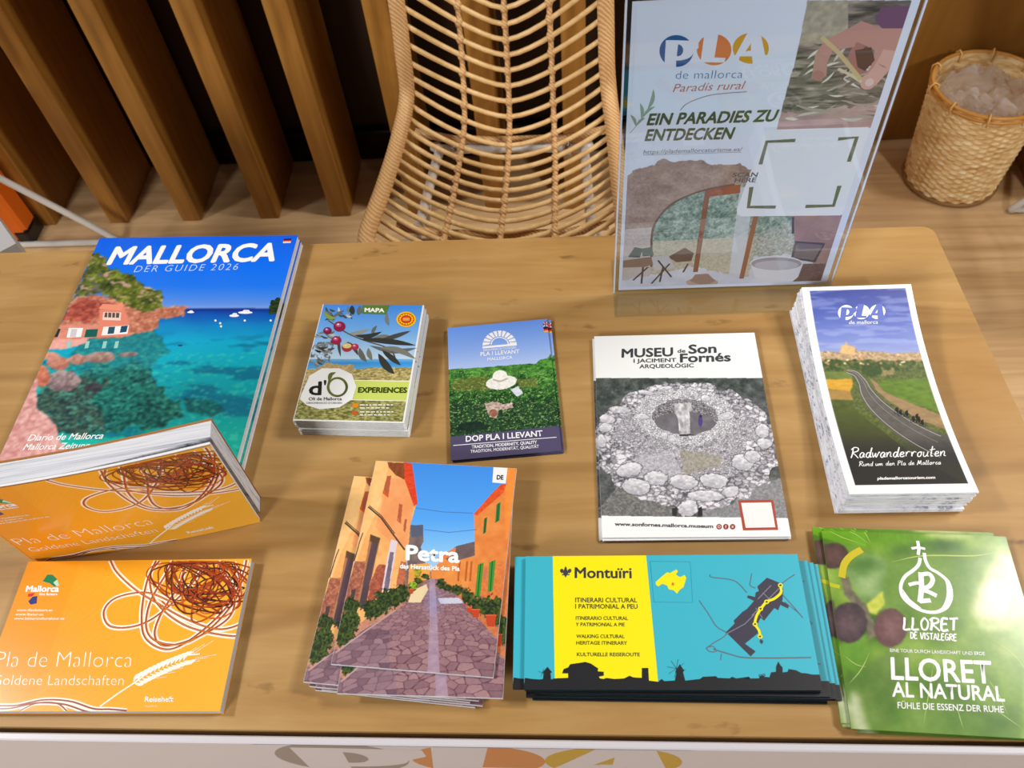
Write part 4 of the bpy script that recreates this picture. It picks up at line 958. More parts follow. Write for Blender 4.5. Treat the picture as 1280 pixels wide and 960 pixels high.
for x, y, w, h in ((634, 584, 15, 14), (688, 610, 19, 20), (612, 572, 9, 9), (408, 506, 7, 8)): A.vpoly([(x-w, y-h), (x+w, y-h), (x+w*.7, y+h), (x-w*.7, y+h)], (200, 70, 36)); A.rib([(x-w*1.05, y-h), (x+w*1.05, y-h)], 4, (226, 104, 60), 2)
A.rib([(424, 212), (520, 226), (624, 230)], 1.6, (70, 110, 170), 1); A.rib([(452, 288), (540, 298), (640, 288)], 1.6, (70, 110, 170), 1)
A.vpoly([(697, 68), (747, 70), (740, 126), (693, 122)], (246, 246, 244), 2); A.text('DE', (708, 111), (732, 112), 15, (40, 40, 44), 0.03, 1, layer=3)
A.text('Petra', (386, 394), (578, 404), 50, (255, 255, 255), 0.035, 2, layer=3)
A.text('das Herzst\u00fcck des Pla', (366, 424), (578, 434), 15, (255, 252, 246), 0.03, 1, layer=3)
me_p = A.mesh('village_cover_print', M_PRINT)
M_WEDGE = M_EDGE
o = booklet('booklet', 'village street booklet with white title across blue sky, top of its fanned stack', 'booklet', fr_p, z_p-th_p, th_p, me_p, M_WEDGE, M_PAPER, inset=-0.0002, group='village street booklets')
lbl = ['second village street booklet, its paved foreground showing below the top one', 'third village street booklet, fanned out to the left of the top one']
offs = [(0.000, -0.0125, 0.070), (-0.0185, -0.0135, -0.010), (-0.010, -0.0150, 0.004), (-0.015, -0.0150, -0.012), (-0.006, -0.0160, -0.012), (-0.011, -0.0165, -0.020)]
offs[0] = (0.0035, -0.0165, 0.055)
for k, (dx, dy, r) in enumerate(offs):
    under(o, k+1, th_p, dx, dy, r, lbl[k] if k < 2 else 'village street booklet low in the stack under the blue sky cover, only white edges showing')

# ------------------------------------------------------------------ museum booklets
Zm = (720, 400, 960/290)
n_m, th_m = 3, 0.0016; z_m = ZT+n_m*th_m
fr_m = frame((742.7, 421.1), (941.4, 415.1), (991, 672.8), (753, 670), z_m)
A = Art(quad(fr_m, z_m, Zm), fr_m[2], fr_m[3], 0.00042)
X, Y = A.X, A.Y; full = np.ones(X.shape, bool)
A.fill(full, (238, 239, 238))
photo = (Y > 240) & (Y < 810+0.013*(X-100)); A.fill(full & (Y >= 810+0.013*(X-100)), (250, 250, 250))
g0 = A.n(5, 5, 1); g1 = A.n(1.4, 1.4, 2)
A.mix(photo, (58, 62, 62), (140, 142, 140), (g0*0.6+g1*0.5-0.3)*1.4)
A.mix(photo & A.inpoly([(60, 240), (800, 240), (800, 330), (600, 300), (450, 262), (330, 270), (200, 310), (60, 400)], 8), (44, 50, 48), (104, 112, 106), (g0+g1*0.5-0.4)*1.4)
A.mix(photo & A.inpoly([(100, 780), (170, 690), (300, 740), (420, 780), (420, 830), (80, 830)], 6), (70, 70, 68), (170, 170, 166), g1)
A.mix(photo & A.inpoly([(520, 790), (650, 760), (700, 690), (900, 640), (900, 830), (520, 830)], 6), (104, 104, 106), (176, 176, 180), g1)
cx, cy, rx, ry = 462, 520, 378, 262
d = A.inell(cx, cy, rx, ry, 4, 0.16, 3, 10)
mound = photo & (d < 1)
wx, wy = 1.3*(A.n(2.0, 2.0, 31, 3)-0.5), 1.3*(A.n(2.0, 2.0, 35, 3)-0.5)
f1, fd, fi = voronoi(A.U/2.1+wx, A.V/1.5+wy, 4, 1.0); h1, hd, hi = voronoi(A.U/5.4+wx*0.7, A.V/3.7+wy*0.7, 5, 1.0)
t = fi*0.35+0.65*np.clip(fd*2.4, 0, 1)
A.mix(mound, (78, 76, 84), (224, 220, 226), 0.10+t*0.9+0.5*(g1-0.5))
outer_m = mound & (d > 0.62+0.2*(Y < 500)) ; t2 = 0.05+0.45*hi+0.55*np.clip(hd*2.6, 0, 1)
A.mix(outer_m, (54, 52, 60), (236, 232, 238), t2+0.35*(g1-0.5))
tr = photo & A.inpoly([(260, 560), (400, 540), (440, 640), (300, 680), (240, 620)], 10, 6); A.mix(tr, (130, 128, 138), (226, 222, 228), A.n(1.1, 1.1, 7)*1.1)
A.mix(photo & A.inpoly([(430, 540), (600, 560), (600, 600), (450, 640)], 10, 7), (120, 114, 102), (200, 196, 186), g1)
ring_d = A.inell(452, 398, 205, 118, 2, 0.2, 8); A.mix(photo & (ring_d < 1) & (ring_d > 0.6), (84, 82, 90), (238, 236, 240), 0.15+0.3*fi+0.7*np.clip(fd*2, 0, 1))
hole = photo & (A.inell(452, 402, 136, 74, 2, 0.12, 9) < 1); A.mix(hole, (92, 88, 94), (134, 130, 136), g0)
A.mix(hole & (A.inell(452, 432, 128, 52, 2, 0.15, 14) > 1), (64, 60, 66), (186, 182, 186), np.clip(fd*2.2, 0, 1)*0.9)
A.fill(photo & (A.inpoly([(425, 474), (470, 472), (500, 478), (430, 482)])), (60, 58, 62))
A.mix(photo & A.inpoly([(403, 346), (478, 342), (480, 372), (470, 380), (472, 470), (428, 474), (420, 400), (410, 384)], 3), (150, 146, 150), (240, 238, 240), (A.n(2.5, 4, 10)-0.2)*1.6)
A.fill(photo & (A.inell(515, 418, 9, 24) < 1), (76, 62, 130)); A.fill(photo & (A.inell(516, 398, 6, 6) < 1), (50, 40, 50))
rs = random.Random(12)
for (x, y, a, b) in ((330, 655, 46, 30), (445, 670, 58, 30), (570, 665, 56, 30), (220, 620, 54, 28), (640, 710, 34, 22), (690, 590, 46, 34), (770, 460, 28, 28), (130, 410, 34, 18), (180, 372, 44, 14), (540, 728, 74, 22), (730, 565, 34, 24), (250, 690, 60, 34), (465, 780, 42, 34), (122, 445, 26, 18), (105, 500, 18, 28), (290, 300, 34, 9), (365, 284, 32, 8), (537, 325, 20, 13), (620, 398, 34, 16), (270, 400, 34, 12), (395, 492, 16, 16), (365, 480, 14, 16), (780, 510, 32, 20)):
    dd = A.inell(x, y, a, b, rs.uniform(-14, 14), 0.4, int(x), 3); A.fill(photo & (dd < 1.10), (84, 82, 90), 0.7); A.mix(photo & (dd < 1), (176, 174, 182), (248, 246, 250), (A.n(2.4, 1.8, 37)-0.2)*1.3+0.3*(y-Y)/b)
A.fill(photo & A.inpoly([(505, 780), (520, 770), (524, 812), (505, 812)]), (40, 40, 42)); A.fill(photo & A.inpoly([(395, 780), (420, 775), (418, 812), (400, 812)]), (48, 48, 50))
T_ = (56, 60, 62)
A.text('MUSEU', (188, 155), (402, 149), 34, T_, 0.03, 1); A.text('de', (420, 136), (453, 135), 15, T_, 0.012); A.text('Son', (465, 139), (582, 135), 35, T_, 0.03)
A.text('I JACIMENT', (238, 177), (415, 173), 15, T_, 0.012); A.text('Forn\u00e9s', (430, 175), (641, 170), 34, T_, 0.03); A.text('ARQUEOL\u00d2GIC', (262, 200), (488, 196), 15.5, T_, 0.012)
A.text('www.sonfornes.mallorca.museum', (160, 851), (568, 861), 14, (60, 56, 60), 0.02)
for x in (592, 620, 648): A.vell(x, 855.5, 11.5, 11.5, (150, 54, 44))
A.ring(592, 855.5, 5, 5, 2, (250, 240, 238), 2); A.text('f', (617, 861), (623, 861), 11, (250, 240, 238), 0.02, 0, layer=2); A.rib([(644, 851), (652, 860)], 2.2, (250, 240, 238), 2); A.rib([(652, 851), (644, 860)], 2.2, (250, 240, 238), 2)
A.vpoly([(671, 746), (816, 744), (837, 869), (691, 871)], (176, 74, 52), 1); A.vpoly([(683, 757), (807, 755), (825, 858), (702, 860)], (246, 242, 240), 2)
me_m = A.mesh('museum_cover_print', M_PRINT)
o = booklet('booklet', 'grey museum booklet with round stone ruin on the cover, top of its small stack', 'booklet', fr_m, z_m-th_m, th_m, me_m, M_EDGE, M_PAPER, group='stone ruin museum booklets')
under(o, 1, th_m, -0.0005, -0.0014, 0.006, 'museum booklet directly under the stone ruin cover, its lower edge showing')
under(o, 2, th_m, -0.0022, -0.0008, -0.004, 'lowest museum booklet, on the table under the stone ruin covers')

# ------------------------------------------------------------------ cycling route maps
Zr = (970, 340, 929/300)
n_r, th_r = 15, 0.0019; z_r = ZT+n_r*th_r
fr_r = frame((1001.3, 362), (1139.5, 357.8), (1221.2, 614.5), (1062, 619), z_r)
A = Art(quad(fr_r, z_r, Zr), fr_r[2], fr_r[3], 0.00042)
X, Y = A.X, A.Y; full = np.ones(X.shape, bool); Wm, Hm_ = A.W*1000, A.H*1000
A.fill(full, (247, 247, 250))
ph = (A.U > 6.4) & (A.U < Wm-5.2) & (A.V > 3.4) & (A.V < Hm_-8.5)
A.ramp(ph, Y+26*(A.n(20, 5, 1)-0.5), [(70, (44, 58, 140)), (150, (70, 88, 172)), (230, (112, 130, 200)), (285, (146, 160, 212))])
cl = np.clip((A.n(26, 4, 3)-0.52)*3, 0, 0.35)*(ph & (Y < 275)); A.c = A.c*(1-cl[..., None])+np.array((186, 196, 232.0))*cl[..., None]
g1 = A.n(1.1, 0.8, 4); g2 = A.n(4, 2, 5)
town = ph & A.inpoly([(150, 290), (200, 282), (255, 288), (262, 262), (276, 262), (280, 246), (288, 262), (316, 266), (322, 282), (380, 282), (450, 290), (570, 286), (600, 340), (580, 350), (150, 350)], 3)
A.mix(town, (120, 96, 76), (246, 216, 166), (g1-0.2)*1.7)
A.mix(ph & A.inpoly([(255, 290), (262, 262), (276, 262), (280, 246), (288, 262), (316, 268), (318, 300)]), (196, 154, 104), (244, 210, 150), g1)
land = ph & (Y > 318+16*(g2-0.5)); A.mix(land, (44, 62, 30), (140, 146, 78), (g1-0.15)*1.4)
A.mix(ph & A.inpoly([(340, 330), (420, 322), (430, 370), (380, 382), (345, 365)], 6), (34, 56, 28), (80, 104, 50), g1)
A.mix(ph & A.inpoly([(420, 345), (470, 340), (470, 372), (420, 372)], 6), (150, 120, 80), (230, 190, 140), g1, 0.6)
rs = random.Random(31)
for k in range(46):
    bx, by = rs.uniform(170, 590), rs.uniform(316, 352); A.mix(ph & (A.inell(bx, by, rs.uniform(6, 16), rs.uniform(4, 9), 0, 0.6, k, 2) < 1), (30, 50, 24), (92, 112, 54), g1)
for k in range(26):
    bx, by = rs.uniform(190, 560), rs.uniform(296, 330); A.fill(ph & A.inpoly([(bx, by), (bx+rs.uniform(5, 12), by), (bx+9, by+6), (bx, by+6)]), rs.choice([(252, 232, 190), (206, 160, 110), (170, 116, 80)]))
A.mix(ph & A.inpoly([(170, 360), (290, 358), (310, 385), (180, 385)], 3), (86, 106, 48), (130, 146, 70), g2)
A.mix(ph & A.inpoly([(180, 388), (304, 386), (312, 404), (300, 434), (195, 424)], 3), (196, 146, 40), (232, 180, 70), g2)
A.mix(ph & A.inpoly([(195, 426), (300, 434), (312, 470), (215, 466)], 3), (150, 120, 66), (190, 150, 84), g2)
A.mix(ph & A.inpoly([(405, 400), (450, 388), (600, 384), (660, 520), (560, 488), (440, 440)], 3), (74, 104, 34), (120, 150, 54), g2)
A.mix(ph & A.inpoly([(210, 468), (300, 470), (330, 520), (420, 590), (520, 680), (760, 860), (300, 860)], 3), (58, 74, 34), (104, 112, 52), g2)
A.ramp(ph & (Y > 520) & A.inpoly([(150, 520), (330, 520), (420, 590), (520, 680), (800, 860), (250, 900)]), Y+60*(g2-0.5), [(520, (80, 92, 44)), (640, (66, 70, 44)), (720, (48, 50, 44)), (840, (40, 44, 44))])
A.mix(ph & A.inpoly([(376, 384), (404, 400), (440, 440), (560, 490), (680, 540), (700, 600), (560, 545), (460, 480), (400, 430)], 3), (130, 108, 76), (180, 150, 108), g2)
road = catmull([(285, 356), (322, 366), (352, 400), (372, 440), (420, 496), (500, 560), (600, 622), (740, 690)], 10); rw = np.interp(np.linspace(0, 1, len(road)), [0, 0.2, 0.5, 1], [12, 26, 62, 110])
L_, R_ = [], []
for i, (p, w) in enumerate(zip(road, rw)):
    a = np.array(road[min(i+1, len(road)-1)])-np.array(road[max(i-1, 0)]); a = a/np.linalg.norm(a); nn = np.array([-a[1], a[0]]); L_.append(tuple(np.array(p)+nn*w*0.62)); R_.append(tuple(np.array(p)-nn*w*0.38))
rd = ph & A.inpoly(L_+R_[::-1]); A.mix(rd, (72, 72, 70), (116, 112, 106), g2*0.7+g1*0.4)
for side, off in ((L_, 0.10), (R_, 0.10)):
    other = R_ if side is L_ else L_
    pts = [tuple(np.array(a)*(1-off)+np.array(b)*off) for a, b in zip(side, other)]; pts = [p for p in pts if p[0] < 655]; A.rib(pts, 2.6, (176, 172, 164), 1)
A.rib([p for p in road if p[0] < 650], 1.8, (150, 146, 140), 1)
A.soften(1, ph)
A.c = np.where((ph & (Y > 600))[..., None], A.c*(1-np.clip((Y-600)/110, 0, 0.86)[..., None])+np.array((44, 46, 46.0))*np.clip((Y-600)/110, 0, 0.86)[..., None], A.c)
for x, y in ((482, 510), (496, 520), (520, 522), (545, 545), (566, 548), (580, 560), (560, 536)):
    A.vell(x, y, 6, 10, (30, 30, 34), 1, -20); A.vell(x+2, y-9, 4, 4, (60, 40, 40), 2); A.ring(x-5, y+8, 5, 6, 1.8, (20, 20, 24), 2); A.ring(x+8, y+11, 5, 6, 1.8, (20, 20, 24), 2)
pla_logo(A, [(274, 149, 31, 25), (335, 147, 31, 24), (396, 146, 31, 24)], [(250, 250, 255)]*3, (88, 105, 188), 1)
A.text('de mallorca', (288, 188), (401, 186), 12, (240, 242, 252), -0.008, 0)
# brush-script lettering: one pen stroke list per letter (x right, y up, x-height 0.5, capital 1)
PEN = {
 'R': (0.62, [[(0.10, 0.95), (0.12, 0.5), (0.06, 0.0)], [(-0.02, 0.80), (0.20, 1.0), (0.50, 0.92), (0.48, 0.66), (0.16, 0.50), (0.34, 0.30), (0.62, -0.02)]]),
 'a': (0.44, [[(0.36, 0.42), (0.20, 0.50), (0.05, 0.30), (0.10, 0.04), (0.24, 0.06), (0.36, 0.42), (0.34, 0.10), (0.46, 0.06)]]),
 'd': (0.46, [[(0.34, 0.40), (0.18, 0.48), (0.04, 0.26), (0.12, 0.03), (0.28, 0.10), (0.40, 0.95), (0.36, 0.3), (0.38, 0.04), (0.48, 0.08)]]),
 'w': (0.56, [[(0.0, 0.46), (0.06, 0.10), (0.14, 0.02), (0.26, 0.40), (0.28, 0.10), (0.36, 0.02), (0.50, 0.48), (0.58, 0.40)]]),
 'n': (0.46, [[(0.02, 0.48), (0.06, 0.02)], [(0.06, 0.20), (0.20, 0.48), (0.32, 0.42), (0.32, 0.08), (0.46, 0.06)]]),
 'm': (0.66, [[(0.02, 0.46), (0.05, 0.02)], [(0.05, 0.2), (0.18, 0.46), (0.26, 0.4), (0.26, 0.04)], [(0.26, 0.2), (0.40, 0.46), (0.50, 0.4), (0.50, 0.08), (0.62, 0.06)]]),
 'e': (0.40, [[(0.04, 0.22), (0.30, 0.32), (0.26, 0.48), (0.10, 0.42), (0.05, 0.16), (0.18, 0.02), (0.40, 0.12)]]),
 'r': (0.40, [[(0.04, 0.46), (0.08, 0.02)], [(0.08, 0.22), (0.20, 0.48), (0.38, 0.42)]]),
 'o': (0.42, [[(0.22, 0.48), (0.06, 0.32), (0.10, 0.04), (0.28, 0.06), (0.34, 0.32), (0.22, 0.48), (0.40, 0.42)]]),
 'u': (0.46, [[(0.04, 0.48), (0.05, 0.10), (0.18, 0.02), (0.32, 0.20), (0.36, 0.48), (0.34, 0.10), (0.46, 0.06)]]),
 't': (0.32, [[(0.16, 0.98), (0.12, 0.4), (0.14, 0.03), (0.28, 0.06)], [(-0.04, 0.62), (0.38, 0.70)]]),
 'P': (0.52, [[(0.10, 0.95), (0.06, 0.0)], [(0.0, 0.84), (0.24, 1.0), (0.46, 0.84), (0.30, 0.56), (0.10, 0.50)]]),
 'l': (0.24, [[(0.10, 0.96), (0.06, 0.3), (0.10, 0.03), (0.22, 0.06)]]),
 'M': (0.80, [[(0.04, 0.0), (0.14, 0.5), (0.20, 0.95), (0.32, 0.40), (0.38, 0.24), (0.56, 0.96), (0.60, 0.4), (0.70, 0.0)]]),
 'c': (0.38, [[(0.34, 0.42), (0.20, 0.48), (0.06, 0.26), (0.14, 0.03), (0.38, 0.10)]]),
 'i': (0.22, [[(0.08, 0.46), (0.08, 0.08), (0.20, 0.06)], [(0.11, 0.66), (0.13, 0.70)]]),
 'L': (0.46, [[(0.08, 0.98), (0.08, 0.5), (0.06, 0.02), (0.46, 0.04)]]), 'O': (0.56, [[(0.28, 0.98), (0.08, 0.6), (0.16, 0.06), (0.42, 0.08), (0.50, 0.6), (0.28, 0.98)]]),
 'E': (0.46, [[(0.44, 0.96), (0.08, 0.92), (0.06, 0.04), (0.46, 0.06)], [(0.06, 0.52), (0.38, 0.54)]]), 'T': (0.52, [[(0.0, 0.92), (0.54, 0.98)], [(0.28, 0.94), (0.26, 0.0)]]),
 'D': (0.54, [[(0.08, 0.98), (0.08, 0.02)], [(0.0, 0.94), (0.36, 0.86), (0.48, 0.5), (0.34, 0.1), (0.04, 0.02)]]), 'V': (0.52, [[(0.02, 0.96), (0.22, 0.02), (0.50, 1.0)]]),
 'I': (0.18, [[(0.09, 0.96), (0.09, 0.0)]]), 'S': (0.46, [[(0.44, 0.86), (0.24, 0.98), (0.08, 0.74), (0.40, 0.36), (0.28, 0.04), (0.02, 0.12)]]),
 'A': (0.56, [[(0.02, 0.0), (0.28, 0.98), (0.52, 0.0)], [(0.10, 0.34), (0.46, 0.36)]]), 'G': (0.54, [[(0.48, 0.84), (0.26, 0.98), (0.06, 0.5), (0.22, 0.04), (0.48, 0.14), (0.48, 0.44), (0.30, 0.44)]]),
 ' ': (0.30, []),
}
def pen(A, string, L, R, h, col, w, layer=3, gap=0.05, lean=0.0, taper=True, seed=1):
    rs = random.Random(seed); tot = sum(PEN[c][0]+gap for c in string); L, R = np.array(L, float), np.array(R, float); x = 0
    for c in string:
        adv, st_ = PEN[c]; dy = rs.uniform(-0.03, 0.03)
        for s_ in st_:
            pts = [L+(R-L)*((x+px_)/tot)+np.array([lean*py_, -h*(py_+dy)]) for px_, py_ in s_]
            A.rib(pts, w*rs.uniform(0.85, 1.15), col, layer, False, 5 if len(pts) > 2 else 0)
        x += adv+gap
pen(A, 'Radwanderrouten', (294, 707), (668, 700), 44, (252, 252, 252), 3.8, lean=8)
pen(A, 'Rund um den Pla de Mallorca', (326, 742), (646, 735), 20, (246, 246, 246), 2.3, lean=3)
A.text('plademallorcatourism.com', (395, 799), (620, 795), 11, (246, 246, 246), 0.03, 1)
# folded sheets are springy: ends lift, middle sags
def r_prof(v): # v 0 front .. 1 back
    return -0.0105*np.sin(math.pi*np.clip(v, 0, 1))**1.0+0.003*np.clip((v-0.75)/0.25, 0, 1)**1.5
def r_warp(level):
    def w(P):
        out = P.copy(); v = P[:, 1]/fr_r[3]; out[:, 2] = P[:, 2]+r_prof(v)*level; return out
    return w
me_r = A.mesh('route_map_print', M_PRINT, r_warp(1.0))
c, ang, W, H = fr_r; rs = random.Random(21); me_pl = None
for k in range(n_r):                                # k = 0 is the bottom one
    lv = (k+1)/n_r; topmost = k == n_r-1
    dx = 0 if topmost else rs.uniform(-0.0014, 0.0008)-0.0035*(1-lv); dy = 0 if topmost else rs.uniform(-0.001, 0.001)-0.002*(1-lv)*0
    if k < 4: dx -= 0.001; dy -= 0.0025
    rt = ang+(0 if topmost else rs.uniform(-0.006, 0.006))
    if topmost: lab = 'white bordered cycling route map with winding road photo, top of its tall stack'
    else: lab = 'white folded cycling map in the tall stack under the winding road cover'
    r_ = thing('folded_map', lab, 'map', (float(c[0]+dx*math.cos(ang)-dy*math.sin(ang)), float(c[1]+dx*math.sin(ang)+dy*math.cos(ang)), ZT+k*th_r), (0, 0, rt), 'cycling route maps')
    NS = 16
    def slab(x0, x1, z0, z1, mt, nm):
        m = MB(); V = []
        for i in range(NS+1):
            v = i/NS; y = -H/2+H*v; b0 = float(r_prof(np.array(v)))*k/n_r; b1 = float(r_prof(np.array(v)))*(k+1)/n_r
            bl = lambda z: z+b0+(b1-b0)*(z/th_r)
            V += [(x0, y, bl(z0)), (x1, y, bl(z0)), (x1, y, bl(z1)), (x0, y, bl(z1))]
        m.add(V, [(a*4+q, a*4+4+q, a*4+4+(q+1) % 4, a*4+(q+1) % 4) for a in range(NS) for q in range(4)]+[(0, 1, 2, 3), tuple(NS*4+q for q in (3, 2, 1, 0))])
        m.build(nm, mt, r_)
    slab(-W/2, W/2, 0.0001, th_r*0.45, M_SPECK, 'folded_sheets')
    slab(-W/2+0.0008*(k % 2), W/2-0.0006*(k % 3), th_r*0.5, th_r*0.93, M_SPECK if k % 2 else M_EDGE, 'folded_sheets')
    if topmost: link('front_cover', me_r, r_, (-W/2, -H/2, th_r))

# ------------------------------------------------------------------ Montuiri maps
Zt = (620, 670, 1280/440)
n_t, th_t = 9, 0.0017; z_t = ZT+n_t*th_t
fr_t = frame((656.1, 693.4), (996.4, 694.8), (1029, 864), (656.1, 861), z_t)
A = Art(quad(fr_t, z_t, Zt), fr_t[2], fr_t[3], 0.0006)
X, Y = A.X, A.Y; full = np.ones(X.shape, bool)
A.fill(full, (62, 184, 206))
YL, BK, GR = (250, 236, 12), (34, 34, 38), (64, 62, 78)
A.vpoly([(206, 60), (545, 60), (590, 536), (214, 536)], YL, 1)
A.vpoly([(100, 560), (105, 516), (130, 520), (160, 522), (171, 520), (173, 497), (168, 497), (187, 476), (204, 496), (198, 498), (200, 522), (212, 518), (262, 516), (262, 500), (240, 500), (246, 484), (262, 478), (270, 466), (300, 462), (325, 458), (345, 464), (360, 474), (372, 482), (370, 492), (392, 494), (392, 508), (374, 512), (378, 518), (392, 520), (400, 516), (430, 520), (466, 518), (486, 508), (498, 514), (530, 516), (530, 480), (554, 480), (556, 526), (590, 530), (602, 520), (612, 528), (650, 526), (656, 500), (652, 492), (668, 466), (684, 490), (680, 496), (688, 526), (742, 520), (752, 512), (800, 510), (806, 516), (850, 518), (858, 512), (874, 518), (920, 512), (924, 518), (956, 518), (960, 508), (976, 512), (994, 514), (1000, 496), (1018, 494), (1018, 476), (1026, 456), (1034, 470), (1042, 478), (1042, 496), (1060, 494), (1064, 484), (1090, 488), (1110, 498), (1130, 500), (1150, 504), (1176, 504), (1182, 520), (1200, 600), (100, 600)], BK, 2)
for x, y in ((960, 512), (972, 510)): A.rib([(x, y+10), (x+1, y-4)], 1.6, BK, 2); A.ring(x+1, y-4, 5, 4, 2, BK, 2)
for a in (10, 55, 100, 145, 190, 235, 280, 325): A.rib([(656, 482), (656+34*math.cos(math.radians(a)), 482+34*math.sin(math.radians(a)))], 1.2, (60, 70, 84), 3)
for a in (20, 110, 200, 290): A.rib([(168, 498), (168+16*math.cos(math.radians(a)), 498+16*math.sin(math.radians(a)))], 1.0, (60, 70, 84), 3)
# fleur-de-lis, title, lines of text
A.leaf((253, 152), (253, 110), 13, GR, 3, 0.0); A.rib([(250, 140), (240, 122), (236, 128), (242, 134)], 6, GR, 3, sm=4); A.rib([(256, 140), (267, 122), (271, 128), (264, 134)], 6, GR, 3, sm=4); A.rib([(240, 141), (267, 141)], 4, GR, 3)
A.text('Montu\u00efri', (286, 152), (494, 153), 37, (56, 54, 66), 0.022, 0, layer=3)
for t, x0, x1, y, h, b in (('ITINERARI CULTURAL', 288, 513, 241, 16, 0.004), ('I PATRIMONIAL A PEU', 288, 515, 264, 16, 0.004), ('ITINERARIO CULTURAL', 290, 480, 305, 12.5, 0.004), ('Y PATRIMONIAL A PIE', 290, 468, 328, 12.5, 0.004), ('WALKING CULTURAL', 292, 467, 371, 12.5, 0.004), ('HERITAGE ITINERARY', 292, 477, 395, 12.5, 0.004), ('KULTURELLE REISEROUTE', 294, 523, 437, 12.5, 0.004)):
    A.text(t, (x0, y), (x1, y+0.6), h, (70, 66, 40), b, 0, layer=3)
A.rib([(560, 92), (706, 94), (715, 242), (574, 240), (560, 92)], 1.5, (40, 140, 180), 1)
A.vpoly([(580, 168), (600, 150), (622, 132), (632, 135), (656, 122), (662, 128), (654, 140), (668, 150), (686, 142), (692, 152), (682, 186), (668, 196), (658, 210), (646, 198), (628, 194), (622, 180), (604, 174), (590, 184), (582, 178)], YL, 2)
A.vpoly([(640, 168), (648, 172), (646, 182), (638, 178)], (226, 120, 30), 3)
A.vpoly([(950, 184), (985, 152), (1030, 170), (1044, 194), (1042, 232), (1026, 270), (1012, 262), (975, 308), (962, 298), (946, 330), (955, 352), (905, 392), (944, 420), (926, 438), (836, 350), (868, 318), (864, 308), (896, 276), (912, 266), (938, 236), (912, 224), (916, 216), (942, 222), (944, 206), (956, 200)], GR, 2)
A.vpoly([(1030, 232), (1066, 252), (1062, 264), (1036, 252)], GR, 2)
RD = (104, 104, 120)
for p, w in (([(778, 140), (784, 150), (850, 158), (880, 172), (912, 206)], 3), ([(930, 136), (926, 158), (924, 180), (944, 190)], 3), ([(1086, 140), (1062, 156), (1040, 172)], 3.4), ([(738, 234), (770, 280), (802, 330), (838, 356), (790, 390), (764, 408)], 3.2), ([(764, 408), (776, 420), (800, 420), (790, 402), (772, 404)], 3), ([(790, 412), (850, 430), (900, 442), (1000, 444), (1146, 442)], 4), ([(820, 428), (816, 452)], 3), ([(1040, 212), (1075, 250), (1116, 298)], 3), ([(1050, 240), (1100, 280)], 2.4)):
    A.rib(p, w, RD, 2, sm=4)
for p in ([(952, 230), (1000, 180)], [(930, 290), (985, 235), (1030, 190)], [(970, 206), (1000, 236)], [(944, 262), (970, 300)], [(905, 320), (940, 285)], [(838, 356), (905, 320)]): A.rib(p, 3, (130, 130, 146), 3)
A.rib([(1034, 182), (1036, 206), (1012, 228), (984, 240), (964, 264), (948, 290), (942, 320), (956, 344), (962, 372)], 9, YL, 4, sm=5)
for x, y in ((1034, 180), (984, 240), (962, 265), (942, 321), (960, 366)): A.ring(x, y, 7, 6, 4, YL, 5); A.vell(x, y, 4, 3.5, GR, 5)
A.vpoly([(962, 374), (972, 384), (966, 394), (958, 384)], GR, 4)
me_t = A.mesh('walking_map_print', M_PRINT)
M_TEDGE = grain('walking_map_edges', [(0.35, (20, 20, 24)), (0.55, (44, 46, 52)), (0.7, (96, 104, 112))], 70, (1, 1, 40), 0.55)
o = booklet('folded_map', 'turquoise and yellow walking map with black skyline, top of its fanned stack', 'map', fr_t, z_t-th_t, th_t, me_t, M_TEDGE, M_DARKEDGE, group='turquoise walking maps', pages='folded_sheets')
offs = [(0.0006, -0.0004, 0.000, 'second turquoise walking map, just under the yellow and black skyline cover'), (-0.0085, 0.0015, 0.003, 'turquoise walking map fanned out farthest to the left under the skyline cover'), (0.0075, -0.002, -0.010, 'turquoise walking map fanned slightly to the right under the skyline cover'),
        (0.0120, -0.0026, -0.014, 'turquoise walking map fanned well to the right beside the fig leaf brochures'), (0.0155, -0.003, -0.016, 'turquoise walking map fanned farthest right, touching distance from the fig leaf brochures'), (0.004, -0.0035, -0.008, None), (0.001, -0.0026, -0.004, None), (0.006, -0.0045, -0.010, None)]
for k, (dx, dy, r, lb) in enumerate(offs):
    under(o, k+1, th_t, dx, dy, r, lb or 'turquoise walking map low in the fanned stack, only its dark front edge showing')

# ------------------------------------------------------------------ Lloret brochures
Zl = (980, 630, 3.2)
n_l, th_l = 6, 0.0012; z_l = ZT+n_l*th_l+0.001
fr_l = frame_top((1027, 661), (1256.6, 672), z_l, 0.149, bl=(1069, 911))
A = Art(quad(fr_l, z_l, Zl), fr_l[2], fr_l[3], 0.0005)
X, Y = A.X, A.Y; full = np.ones(X.shape, bool)
b1, b2, b3 = A.n(40, 40, 1, 2), A.n(14, 14, 2, 3), A.n(3, 3, 3, 4)
A.ramp(full, b1*0.7+b2*0.35, [(0.25, (52, 96, 26)), (0.45, (104, 150, 44)), (0.6, (140, 178, 66)), (0.75, (178, 204, 104))])
A.mix(A.inpoly([(230, 250), (330, 200), (520, 230), (560, 400), (420, 420), (300, 380)], 20, 3, 12), (84, 130, 60), (190, 214, 160), (b2-0.2)*1.6, 0.8)
A.mix(A.inell(850, 350, 130, 150, 10, 0.5, 5, 20) < 1, (200, 218, 130), (236, 240, 196), b2, 0.85)  # pale area of the print, part of it lamp glare put into the ink
A.mix(A.inell(840, 380, 60, 80, 20, 0.5, 6, 12) < 1, (232, 238, 200), (246, 248, 230), b2, 0.8)  # brightest core of that pale area, glare painted in with it
A.mix(A.inpoly([(100, 60), (420, 60), (650, 80), (760, 110), (520, 160), (380, 170), (330, 168), (150, 130)], 8, 7), (84, 140, 18), (130, 180, 40), b2)
